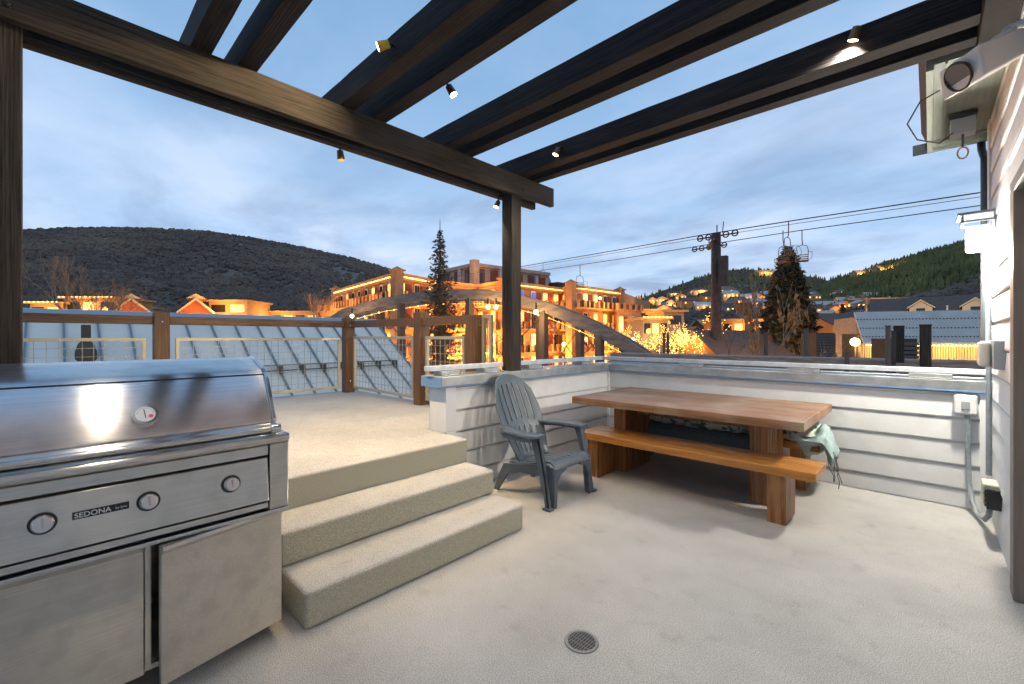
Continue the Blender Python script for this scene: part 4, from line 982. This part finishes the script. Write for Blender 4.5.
flatb('tan_block','plain tan flat roofed block right of the red gabled house',209,247,84,300,M['tanwall'],lights=None,win=2,glow=1500)
flatb('long_shed','long low amber lit building left of the hotel',247,318,92,311,M['tanwall'],lights=None,win=6,glow=1200)
for px,lab,w2,yw in ((131,'red house with yellow trimmed gable and cupola behind the left fence rail',5.2,.7),(196,'red gabled house with a small dark window beside the tan block',4.8,.6)):
    t,P_,bx=house('red_house',lab,px,80,w2,8,0,2.3,yw,M['redwall'],M['roofdark'],z0=-4,cat='house',ridge_x=False,nwin=1,top=8.4)
    a_=w2/2; ap_=12.4; ev_=10.1
    for sg in (-1,1): MB().prism([P_(0,-.5,ap_+.25),P_(sg*(a_+.4),-.5,ev_-.1),P_(sg*(a_+.4),-.5,ev_-.5),P_(0,-.5,ap_-.25)],P_(0,.12,0)-P_(0,0,0)).build('rake_trim',M['amberwall'],t)
    bx(-1.0,1.0,.5,3.5,10,12.6).build('cupola',M['redwall'],t)
    q=bx(-.3,.3,.4,.5,11.6,12.4).build('window',M['glass'],t); 
    MB().prism([P_(-1.5,.2,12.5),P_(1.5,.2,12.5),P_(0,.2,13.4)],P_(0,3.6,0)-P_(0,0,0)).build('cupola_roof',M['amberwall'],t)
    p=P_(0,-4,10.5); lamp('house_light','POINT',tuple(p),500,(1,.5,.18),.4); p=P_(2,-4,5); lamp('house_light','POINT',tuple(p),500,(1,.5,.18),.4)
# middle town
flatb('corner_block','grey stone two storey block with wavy string lights right of the hotel',643,668,62,317,M['stonewall'],lights='stone corner block',win=3,glow=800)
flatb('stone_block','taller blank stone block behind the string lit corner block',664,684,72,310,M['stonewall'],lights=None,win=1,glow=300)
flatb('tan_row','long tan shop row seen right of the lift tower',722,776,85,319,M['orangewall'],lights=None,win=5,glow=1500)
house('orange_gable_house','orange gabled building glowing behind fairy lit trees',697,48,6.4,9,0,2.6,-.15,M['orangewall'],M['roofdark'],z0=-4,cat='building',ridge_x=False,nwin=2,lit=1,top=2.4)
lamp('house_light','POINT',tuple(at(697,43,z=-1.5)),1500,amber,.4); lamp('house_light','POINT',tuple(at(690,44,z=.5)),500,amber,.4)
house('brown_roof_house','low house with a broad brown shingle roof right of the lift tower',757,40,7.5,7,0,2.2,.25,M['orangewall'],M['roofbrown'],z0=-4,nwin=4,lit=.9,top=1.9)
lamp('house_light','POINT',tuple(at(752,36,z=-1)),500,amber,.3)
house('brown_gable_house','brown gabled roof building just behind the lift tower',733,52,8,9,0,2.4,-.1,M['stonewall'],M['roofbrown'],z0=-4,ridge_x=False,nwin=2,lit=.9,top=2.0)
house('long_hall','long pale roofed hall below the middle hill',765,130,34,14,0,3.6,.1,M['brick'],M['tanwall'],z0=-4,nwin=8,lit=.1,top=6.6,cat='hall')
flatb('rear_shop_row','amber shop row beside the big evergreen',640,668,95,309,M['orangewall'],lights=None,win=3,glow=1400)
house('white_gable_house','white gabled house right of the big evergreen tree',832,60,5.5,8,0,3.4,.2,M['palewall'],M['roofsnow'],z0=-4,ridge_x=False,nwin=2,lit=.9,top=4.9)
lamp('house_light','POINT',tuple(at(836,54,z=.5)),900,amber,.4)
house('orange_shop','narrow orange lit shop left of the ribbed roof',852,52,4.5,6,0,1.2,.0,M['orangewall'],M['roofdark'],z0=-4,nwin=2,lit=1,top=4.2)
lamp('house_light','POINT',tuple(at(850,47,z=.5)),900,amber,.4)
# slatted sheds and hut near the street lamp
def slat(name,lab,px0,px1,d,yt,cat='screen'):
    a=at(px0,d,py=yt); b=at(px1,d,py=yt); F=Fac(a,b); t=thing(name,lab,cat,(a.x,a.y,-4)); m=MB(); k=int((a.z+4)/.14)
    for i in range(k): F.box(m,0,F.L,-.04,.0,-4+i*.14,-4+i*.14+.10)
    m.build('slats',M['polewood'],t); m=MB(); F.box(m,0,F.L,-1.2,-.06,-4,a.z-.05); m.build('backing',M['liftsteel'],t)
slat('slatted_screen','dark slatted screen left of the dazzling lamp',817,836,22,332)
slat('slatted_shed','dark slatted shed just right of the dazzling lamp',858.5,861,24,333)
slat('louvred_screen','dark louvred screen with a slanting edge between the two dark timber posts',902,919,14,337)
# ribbed grey roof building on the right
rb=thing('ribbed_roof_building','long building with a grey ribbed metal roof and glowing amber wall','building',tuple(at(930,30,z=-4)))
a=at(860,31,z=0); b=at(1080,27,z=0); F=Fac(a,b)
m=MB(); m.hexa([F.P(0,.6,.95),F.P(F.L,.6,.95),F.P(F.L,-1.2,3.15),F.P(0,-1.2,3.15),F.P(0,.6,1.05),F.P(F.L,.6,1.05),F.P(F.L,-1.2,3.25),F.P(0,-1.2,3.25)]); m.build('roof',M['corr'],rb)
m=MB(); k=90
for i in range(k):
    t=F.L*i/k; m.hexa([F.P(t,.6,1.05),F.P(t+.05,.6,1.05),F.P(t+.05,-1.2,3.25),F.P(t,-1.2,3.25),F.P(t,.6,1.10),F.P(t+.05,.6,1.10),F.P(t+.05,-1.2,3.30),F.P(t,-1.2,3.30)])
o=m.build('roof_ribs',M['corr'],rb); 
for r_ in (.18,.45,.74):
    m=MB(); nn=.6-1.8*r_; zz=1.05+2.2*r_
    for i in range(0,60): t=F.L*(i+.3)/60; F.box(m,t,t+.06,nn-.05,nn+.05,zz,zz+.07)
    m.build('snow_guard_row',M['gutter'],rb)
m=MB(); F.box(m,0.1,F.L,-1.0,-.1,-4,1.0); m.build('wall',M['amberwall'],rb); m=MB(); F.box(m,.1,F.L,-6,-1.02,-4,2.9); m.build('rear_wall',M['stonewall'],rb)
m=MB(); 
for i in range(80): t=F.L*i/80; F.box(m,t,t+.1,-.1,.0,-.3,.94)
m.build('wall_ribs',M['amberwall'],rb)
bulbs('string_lights',[F.P(.2,.2,.88),F.P(F.L-.3,.2,.88)],46,.045,'warm bulbs under the eave of the grey ribbed roof',m='bulbw')
for k in range(6): lamp('eave_light','POINT',F.P(F.L*(k+.5)/6,.9,.35),75,(1,.6,.2),.15)
# dormered roof behind
t,P_,bx=house('dormer_house','dark roofed house with two cream gabled dormers beyond the ribbed roof',962,46,15,9,0,2.6,-.78,M['palewall'],M['roofdark'],z0=-4,nwin=0,top=5.9)
for x in (-3.2,1.0):
    w_=.95; hz=8.3
    q=MB().prism([P_(x-w_,1.0,7.6),P_(x+w_,1.0,7.6),P_(x+w_,1.0,8.7),P_(x,1.0,9.45),P_(x-w_,1.0,8.7)],P_(0,2.5,0)-P_(0,0,0)).build('dormer',mat('cream_dormer',(.60,.52,.36),.8) if x<0 else bpy.data.materials['cream_dormer'],t)
    bx(x-.35,x+.35,.93,.99,7.75,8.65).build('window',M['glass'],q)
    MB().prism([P_(x-w_-.2,.8,8.62),P_(x,.8,9.48),P_(x+w_+.2,.8,8.62),P_(x+w_+.2,.8,8.75),P_(x,.8,9.63),P_(x-w_-.2,.8,8.75)],P_(0,2.8,0)-P_(0,0,0)).build('dormer_roof',bpy.data.materials['cream_dormer'],q)
vpv=P_(-1.1,1.6,8.0); MB().tube([vpv,vpv+Vector((0,0,.3)),vpv+Vector((0,0,.9))],[.25,.1,.08],10).build('vent_pipe',M['rail'],t)
lamp('dormer_light','POINT',tuple(P_(-1,-3.5,9.2)),260,(1,.72,.4),.4)
house('amber_roof_house','house with an amber lit steep roof left of the dormered house',900,58,6,8,0,2.6,-1.0,M['orangewall'],M['tanwall'],z0=-4,nwin=2,lit=.6,top=6.2)
lamp('house_light','POINT',tuple(at(905,52,z=5)),700,amber,.4)
# utility poles
for px,d,yt,lab in ((866,62,297,'wooden utility pole with a crossarm left of the amber lit roof'),(889,60,296,'amber lit utility pole with transformers above the ribbed roof')):
    p=at(px,d,py=yt); t=thing('utility_pole',lab,'utility pole',(p.x,p.y,-4)); r=Vector((RT[0],RT[1],0))
    MB().tube([(p.x,p.y,-4),(p.x,p.y,p.z)],[.2,.14],8).build('pole',M['barkpale'],t)
    MB().bar(Vector(p)-r*2.6-Vector((0,0,.3)),Vector(p)+r*2.6-Vector((0,0,.3)),.18,.2).build('crossarm',M['barkpale'],t)
    if px==889:
        for s_ in (-.7,.7): q=Vector(p)+r*s_; MB().cyl((q.x,q.y,p.z-2.3),(q.x,q.y,p.z-1.2),.35,12).build('transformer',M['palewall'],t)
        lamp('pole_light','POINT',tuple(Vector(p)-Vector((FW[0],FW[1],0))*2-Vector((0,0,2))),200,(1,.6,.2),.2)
# ---------------------------------------------------------------- hillside houses
spots=[]
rn=random.Random(21)
hand=[(653,302,330),(662,303,320),(640,301,340),(675,295,420),(681,300,360),(685,305,300),(695,293,470),(701,293,460),(690,306,300),(664,311,240),(727,294,430),(731,299,400),(735,310,230),(742,305,330),(750,300,360),(757,298,380),(762,302,300),(770,297,400),(759,307,250),(812,315,200),(820,312,230),(828,311,240),(836,312,230),(845,309,260),(838,298,360),(842,296,380),(850,304,300),(823,306,300),(815,300,350),(858,303,310),(807,308,260),(875,300,280),(866,306,230),(647,308,260),(671,307,280),(712,301,330),(704,308,250),(788,308,260),(800,303,300),(768,310,220),(880,305,240)]
ordn=['first','second','third','fourth','fifth','sixth','seventh','eighth','ninth','tenth']
def ordinal(n):
    tens=['','','twenty','thirty','forty','fifty']; teens={11:'eleventh',12:'twelfth',13:'thirteenth',14:'fourteenth',15:'fifteenth',16:'sixteenth',17:'seventeenth',18:'eighteenth',19:'nineteenth',20:'twentieth',30:'thirtieth',40:'fortieth'}
    if n<=10: return ordn[n-1]
    if n in teens: return teens[n]
    return tens[n//10]+' '+ordn[n%10-1]
def solve_d(px,py,d0):
    best=d0; be=9
    for k in range(60,320):
        d=k*2.2; p=at(px,d,py=py); e_=abs(hill(p.x,p.y)-p.z)/d
        if e_<be: be=e_; best=d
    return best
hand.sort()
for i,(px,py,d) in enumerate(hand):
    d=max(130,solve_d(px,py+2,d)); s_=d/300
    wm=rn.choice([M['palewall'],M['tanwall'],M['orangewall'],M['stonewall']]); rm=rn.choice([M['roofsnow'],M['roofdark'],M['roofbrown'],M['roofsnow']])
    w_=rn.uniform(8,13)*max(.6,s_**.5)
    t,P_,bx=house('hillside_house','small hillside house with glowing windows, %s from the left on the middle hill'%ordinal(i+1),px,d,w_,w_*.7,rn.uniform(3.5,6)*max(.7,s_**.4),w_*.22,rn.uniform(-.5,.5),wm,rm,lit=.75,group='houses on the middle hillside',nwin=rn.choice([2,3,4]),small=True,ridge_x=rn.random()<.6)
    if rn.random()<.6: lamp('porch_light','POINT',tuple(P_(0,-3.5,3.5)),rn.uniform(800,2500)*s_**1.5,amber,.5)
# lit lodges: crest of the middle hill, and up on the right hill
for px0,px1,py,lab in ((757,776,274,'floodlit amber lodge on the crest of the middle hill'),(857,866,276,'amber lit chalet on the lower flank of the forested hill'),(872,877,273,'small lit cabin high on the forested hill'),(880,884,272,'tiny lit cabin above the lit chalet on the forested hill')):
    d=max(200,solve_d((px0+px1)/2,py+3,500)); s_=px1-px0; ww=s_*d/439
    t,P_,bx=house('hill_lodge',lab,(px0+px1)/2,d,ww,10,5,3,0,M['tanwall'],M['tanwall'],z0=hill(*at((px0+px1)/2,d).xy)+2,lit=1,nwin=max(2,int(s_/3)),small=True,cat='lodge')
    for k in range(max(1,int(ww/14))): lamp('lodge_light','POINT',tuple(P_(-ww/2+ww*(k+.5)/max(1,int(ww/14)),-6,5)),9000,amber,.8)
# ---------------------------------------------------------------- plank ledge, posts beyond the parapet
lg=thing('plank_ledge','weathered plank parapet ledge running beyond the white wall','ledge',tuple(at(800,10,z=-4)))
a=at(610,13.5,z=0); b=at(1150,7.6,z=0); F=Fac(a,b)
m=MB()
for r_ in range(3):
    F.box(m,0,F.L,-.9+.3*r_,-.9+.3*r_+.28,.91,.95)
m.build('top_boards',M['plank'],lg)
m=MB(); 
for r_ in range(4): F.box(m,0,F.L,-.02,.02,.90-.2*(r_+1),.90-.2*r_-.012)
F.box(m,0,F.L,-.9,-.03,-4,.905); m.build('face_boards',M['plank'],lg)
def tpost(px,w_,yt,d,lab,m_='polewood',zb=-4,name='timber_post',grp='posts beyond the parapet'):
    p=at(px,d,py=yt); s_=w_*d/439/2*.8
    t=thing(name,lab,'post',(p.x,p.y,zb),grp)
    MB().box(p.x-s_,p.x+s_,p.y-s_,p.y+s_,zb,p.z).build('shaft',M[m_],t,bevel=.01)
    MB().box(p.x-s_-.006,p.x+s_+.006,p.y-s_-.006,p.y+s_+.006,p.z+.001,p.z+.03).build('post_cap',M[m_],t)
tpost(664,2.6,334,14.5,'thin dark post, left of the pair in front of the glowing gable')
tpost(668,2.6,334,14.6,'thin dark post, right of the pair in front of the glowing gable')
tpost(766,4,333,13,'slim grey post below the big evergreen tree')
tpost(806,4.5,330,11.5,'slim grey post right of the big evergreen tree')
tpost(847,4.5,353,9.5,'short grey stub post below the dazzling lamp')
tpost(888,5,327,8.6,'grey steel post, leftmost of the close group of posts',zb=-1)
tpost(893.5,4.5,332,9.4,'narrow dark brown post between the grey steel post and the wide dark post','liftsteel',zb=-1)
tpost(899,10,327,9.6,'wide dark timber post with a small white mark','beam_z',zb=-1)
tpost(925.5,11,326,8.3,'tallest dark timber post, standing alone near the house','beam_z',zb=-1)
# ---------------------------------------------------------------- ski lift
tw=at(716,41.6,z=0); T0=Vector((tw.x,tw.y,-4))
lt=thing('lift_tower','dark steel ski lift tower with wheel assemblies standing over the town','lift tower',tuple(T0))
topz=1.45+108*40/439
MB().tube([(tw.x,tw.y,-4),(tw.x,tw.y,topz)],[.50,.42],16).build('mast',M['liftsteel'],lt,smooth=True)
r3=Vector((RT[0],RT[1],0)); f3=Vector((FW[0],FW[1],0))
# rope points
up_=[(440,278,76),(525,266,60),(612,251,50),(705,234.5,41),(800,219.5,35.5),(984,192,28.6),(1200,160,23)]
lo_=[(440,291,84),(545,270,64),(620,259,56),(705,245,47),(800,230.5,40.5),(984,205,32),(1200,180,25.5)]
U=[at(a,d,py=b) for a,b,d in up_]; Lw=[at(a,d,py=b) for a,b,d in lo_]
one('haul_rope',MB().tube(U,.045,6),M['cable'],'upper ski lift rope crossing the sky','cable')
one('haul_rope',MB().tube([p+Vector((0,0,-.28)) for p in U],.022,6),M['cable'],'thin wire running just under the upper ski lift rope','cable')
one('haul_rope',MB().tube(Lw,.04,6),M['cable'],'lower ski lift rope crossing the sky','cable')
def on(Ls,px):
    for a,b in zip(Ls,Ls[1:]):
        def pxof(p): return 512+FPX*(p.x*RT[0]+p.y*RT[1])/(p.x*FW[0]+p.y*FW[1])
        x0,x1=pxof(a),pxof(b)
        if x0<=px<=x1:
            lo,hi=0,1
            for _ in range(30):
                m_=(lo+hi)/2
                if pxof(a.lerp(b,m_))<px: lo=m_
                else: hi=m_
            return a.lerp(b,lo)
ua=on(U,717); la=on(Lw,709); cx=(ua+la)/2
MB().bar(ua+Vector((0,0,-.35)),la+Vector((0,0,-.35)),.35,.4).bar(Vector((tw.x,tw.y,topz-.2)),ua+Vector((0,0,-.3)),.25,.25).bar(Vector((tw.x,tw.y,topz-.9)),la+Vector((0,0,-.3)),.25,.25).build('crossarm',M['liftsteel'],lt)
for P0,dv in ((ua,(U[4]-U[2]).normalized()),(la,(Lw[4]-Lw[2]).normalized())):
    for s_ in (-1.6,-.8,0,.8,1.6):
        c=P0+dv*s_+Vector((0,0,-.30)); sd=dv.cross(Vector((0,0,1))).normalized()
        pts_=[c+dv*.26*math.cos(k*math.pi/6)+Vector((0,0,1))*.26*math.sin(k*math.pi/6) for k in range(13)]
        MB().tube(pts_,.06,6).build('sheave_wheel',M['liftsteel'],lt,smooth=True)
    MB().bar(P0+dv*-1.9+Vector((0,0,-.32)),P0+dv*1.9+Vector((0,0,-.32)),.08,.12).build('sheave_beam',M['liftsteel'],lt)
    MB().tube([P0+Vector((0,0,-.4)),P0+Vector((0,0,.7))],.05,6).tube([P0+dv*.5+Vector((0,0,-.1)),P0+dv*.6+Vector((0,0,.9))],.04,6).build('catcher_arm',M['liftsteel'],lt)
p=at(723.5,40.4,py=256); q=at(723.5,40.4,py=286); MB().box(p.x-.36,p.x+.36,p.y-.28,p.y+.28,q.z,p.z).build('control_cabinet',M['liftsteel'],lt,bevel=.03)
mb=MB()
for k in range(18): z=-3+k*.62; c=T0+r3*.0-f3*.8; mb.bar((c.x-.2,c.y,z),(c.x+.2,c.y,z),.04,.04)
mb.build('ladder',M['liftsteel'],lt)
def liftchair(g,lab,yaw,sc=1,name='lift_chair'):
    t=thing(name,lab,'lift chair',tuple(g),'empty chairs on the ski lift')
    X=Vector((math.cos(yaw),math.sin(yaw),0)); Y=Vector((-math.sin(yaw),math.cos(yaw),0)); Z=Vector((0,0,1))
    P_=lambda x,y,z:Vector(g)+(X*x+Y*y+Z*z)*sc
    r=.035*sc
    MB().tube([P_(0,0,0),P_(0,0,-.9),P_(.05,.05,-1.35),P_(.0,.1,-1.5)],r*1.3,8).build('hanger',M['rust'],t)
    MB().tube([P_(-.5,.1,-3.1),P_(-.52,.1,-2.0),P_(-.42,.1,-1.6),P_(0,.1,-1.45),P_(.42,.1,-1.6),P_(.52,.1,-2.0),P_(.5,.1,-3.1)],r,8).build('bail_frame',M['rust'],t,smooth=True)
    mb=MB()
    for k in range(5): mb.bar(P_(-.55,.1-.13*k,-3.15+.02*k),P_(.55,.1-.13*k,-3.15+.02*k),.11*sc,.05*sc)
    mb.build('seat',M['rust'],t)
    mb=MB()
    for k in range(3): mb.bar(P_(-.5,.14,-2.85+.2*k),P_(.5,.14,-2.85+.2*k),.03*sc,.09*sc)
    mb.build('backrest',M['rust'],t)
    mb=MB()
    for s_ in (-.52,.52): mb.tube([P_(s_,.1,-2.75),P_(s_,-.5,-2.72),P_(s_,-.55,-3.1)],r*.7,6)
    mb.tube([P_(.52,.1,-2.2),P_(.85,-.5,-2.3),P_(.8,-.75,-3.0),P_(.2,-.8,-3.35)],r*.6,6)
    mb.build('armrest',M['rust'],t)
liftchair(on(U,788.5),'nearer empty lift chair hanging from the upper rope above the big evergreen',YAW+.5,.88)
liftchair(on(Lw,802),'empty lift chair hanging from the lower rope, right of its neighbour',YAW-.6,.92)
liftchair(on(U,783)+Vector((0,0,-.7)),'partly hidden lift chair just left of the nearer hanging chair',YAW-1.1,.85)
liftchair(on(Lw,580),'small distant lift chair in front of the right hotel pavilion',YAW+.2)
liftchair(on(U,543),'tiny distant lift chair beside the pergola post',YAW+.2,.6)
# ---------------------------------------------------------------- trees
def conifer(name,lab,base,h,rad,n,m_,seed,group=None,leaf=.16,layers=None,sparse=False,dens=8):
    rn=random.Random(seed); t=thing(name,lab,'tree',tuple(base),group); b=Vector(base)
    MB().tube([b,b+Vector((0,0,h*.5)),b+Vector((0,0,h))],[h*.018,h*.01,.012],8).build('trunk',M['bark'],t,smooth=True)
    mb=MB(); bm2=MB()
    for i in range(n):
        f_=(i+rn.random())/n; f_=f_**.85; z=h*(.06+.93*f_); L_=rad*(1-f_)**(.8 if not sparse else .95)*rn.uniform(.7,1.12)+.10*h/10
        az=i*2.399+rn.uniform(-.3,.3); d=Vector((math.cos(az),math.sin(az),0)); pr=b+Vector((0,0,z))
        dro=-.22*(1-f_)*L_+.10*L_*f_
        tip=pr+d*L_+Vector((0,0,dro+.12*L_)); mid=pr+d*L_*.55+Vector((0,0,dro*.7))
        bm2.tube([pr,mid,tip],[.02+.01*L_,.012,.005],4,False)
        k=max(4,int(L_/leaf*dens*.35))
        for j in range(k):
            s_=(j+.5)/k; p=pr.lerp(mid,s_/.55) if s_<.55 else mid.lerp(tip,(s_-.55)/.45)
            w_=leaf*rn.uniform(.7,1.5); sp=L_*.32*(1-.6*s_)
            sd=Vector((-d.y,d.x,0))
            p=p+sd*rn.uniform(-sp,sp)+Vector((0,0,rn.uniform(-.35,.15)*leaf*2))
            a1=Vector((rn.uniform(-1,1),rn.uniform(-1,1),rn.uniform(-.7,.4))).normalized()*w_; a2=Vector((rn.uniform(-1,1),rn.uniform(-1,1),rn.uniform(-1,1))).normalized()*w_*.45
            mb.add([p-a2,p+a1,p+a2,p-a1*.35+Vector((0,0,-.3*w_))],[(0,1,2),(0,2,3)])
    bm2.build('limbs',M['bark'],t)
    mb.build('crown',m_,t); return t
p=at(440,20.5,z=-4); conifer('spruce_tree','slender sparse spruce with a long bare leader in front of the arch','' or p,at(440,20.5,py=228).z+4,2.2,230,M['needle2'],4,leaf=.11,sparse=True,dens=9)
MB().tube([(p.x,p.y,6.2),(p.x,p.y,6.95)],[.03,.012],6).build('leader_shoot',M['bark'],[o for o in bpy.data.objects if o.name=='spruce_tree'][0])
p=at(788,44,z=-4); conifer('evergreen_tree','large dense dark evergreen right of the lift tower',p,at(788,44,py=246).z+4,3.6,900,M['needle'],9,leaf=.36,dens=26)
p=at(843,70,z=-4); conifer('small_evergreen','small dark evergreen between the white gabled house and the ribbed roof',p,at(843,70,py=304).z+4,2.2,120,M['needle'],13,leaf=.32,dens=8)
# warm street light catching the trees
lamp('tree_light','POINT',tuple(at(436,17,z=-1.0)),260,amber,.3)
lamp('tree_light','POINT',tuple(at(770,37,z=-1.0)),450,amber,.4)
lamp('tree_light','POINT',tuple(at(815,38,z=-1.0)),350,amber,.4)
def bare(name,lab,base,h,seed,m_=None,spread=.5,depth=5,leaves=0,lights=0,r0=None,trunks=1,group=None,leafm=None,lean=(0,0)):
    rn=random.Random(seed); t=thing(name,lab,'tree',tuple(base),group); mb=MB(); br_=MB(); tips=[]
    def grow(p,d,L_,r,k):
        q=p+d*L_; mid=p.lerp(q,.5)+Vector((rn.uniform(-1,1),rn.uniform(-1,1),0))*L_*.06
        (mb if k>=depth-1 else br_).tube([p,mid,q],[r,r*.85,r*.7],5 if k>2 else 4,False); tips.append((mid,q))
        if k<=0: return
        for _ in range(rn.choice([2,3]) if k>1 else 3):
            dd_=(d+Vector((rn.uniform(-1,1),rn.uniform(-1,1),rn.uniform(-.25,.8)))*spread).normalized()
            grow(p.lerp(q,rn.uniform(.5,1)) ,dd_,L_*rn.uniform(.6,.85),r*.62,k-1)
    for _ in range(trunks):
        grow(Vector(base),(Vector((rn.uniform(-.3,.3)*(trunks>1)+lean[0],rn.uniform(-.3,.3)*(trunks>1)+lean[1],1))).normalized(),h*.3,r0 or h*.015,depth)
    mb.build('trunk',m_ or M['barkpale'],t); br_.build('branches',m_ or M['barkpale'],t)
    if leaves:
        lf=MB()
        for _ in range(leaves):
            a_,b_=rn.choice(tips); 
            if b_.z>base[2]+h*.62 and rn.random()<.9: continue
            p=a_.lerp(b_,rn.random()); s_=.05*rn.uniform(.7,1.5)*h/6
            lf.add([p,p+Vector((s_*rn.uniform(-1,1),s_*rn.uniform(-1,1),-s_*.8)),p+Vector((s_*rn.uniform(-1,1)*.5,s_*rn.uniform(-1,1),-s_*2.4)),p+Vector((-s_*.5,s_*.4,-s_))],[(0,1,2,3)])
        tag(lf.build('leaves',leafm or M['leaf'],t),kind='stuff')
    if lights:
        lb=MB()
        for _ in range(lights):
            a_,b_=rn.choice(tips); p=a_.lerp(b_,rn.random()); lb.ball(p,.035,5,3)
        tag(lb.build('fairy_lights',M['fairy'],t),kind='stuff')
    return t
p=at(78,48,z=-4); bare('bare_tree','wide leafless tree above the metal roof on the left',p,17,5,M['barkpale'],.5,6,trunks=3,r0=.14)
p=at(305,70,z=-4); bare('bare_tree','small leafless tree left of the hotel',p,18,12,M['barkpale'],.5,5,trunks=2,r0=.14)
p=at(748,13,z=-2.5); bare('leafy_sapling','tall thin leaning sapling with dangling dry orange leaves before the evergreen',p,8.6,16,M['barkpale'],.36,4,leaves=320,trunks=1,r0=.045,lean=(.02,.16))
p=at(800,13.5,z=-2.5); bare('leafy_sapling','low spreading sapling with dry orange leaves right of the evergreen',p,4.9,23,M['barkpale'],.6,4,leaves=420,trunks=2,r0=.026)
p=at(733,14.5,z=-2.5); bare('leafy_sapling','wispy sapling with few dry leaves in front of the lift tower',p,6.2,31,M['bark'],.5,4,leaves=160,trunks=2,r0=.024)
lamp('sapling_light','POINT',tuple(at(775,11.5,z=-.2)),26,amber,.2)
for px,d,h,sd,lab in ((674,44,8.4,41,'fairy lit bare tree at the left end of the glowing cluster'),(687,42,8.4,42,'fairy lit bare tree left of the gable peak in the glowing cluster'),(698,42.5,8.8,43,'fairy lit bare tree below the orange gable peak'),(709,43,8.0,44,'fairy lit bare tree touching the lift tower mast'),(642,56,8,45,'fairy lit bare tree at the right foot of the hotel'),(651,58,6.5,46,'fairy lit bare tree before the stone corner block')):
    p=at(px,d,z=-4); bare('fairy_lit_tree',lab,p,h,sd,M['barkpale'],.55,5,lights=420,trunks=2,r0=.05,group='trees wrapped in fairy lights')
    lamp('fairy_glow','POINT',(p.x,p.y,p.z+h*.6),160,(1,.62,.2),.5)
# amber spill on the arch
lamp('bridge_light','POINT',tuple(at(560,30,z=-2)),900,amber,.4); lamp('bridge_light','POINT',tuple(at(440,34,z=-2)),900,amber,.4)
# unseen fill lamp added to turn the fence posts and mesh amber 

lamp('fence_fill_light','POINT',tuple(at(482,8.5,z=.6)),70,(1,.6,.2),.15)

lamp('grove_light','POINT',tuple(at(82,42,z=-1)),500,(1,.6,.3),.4)
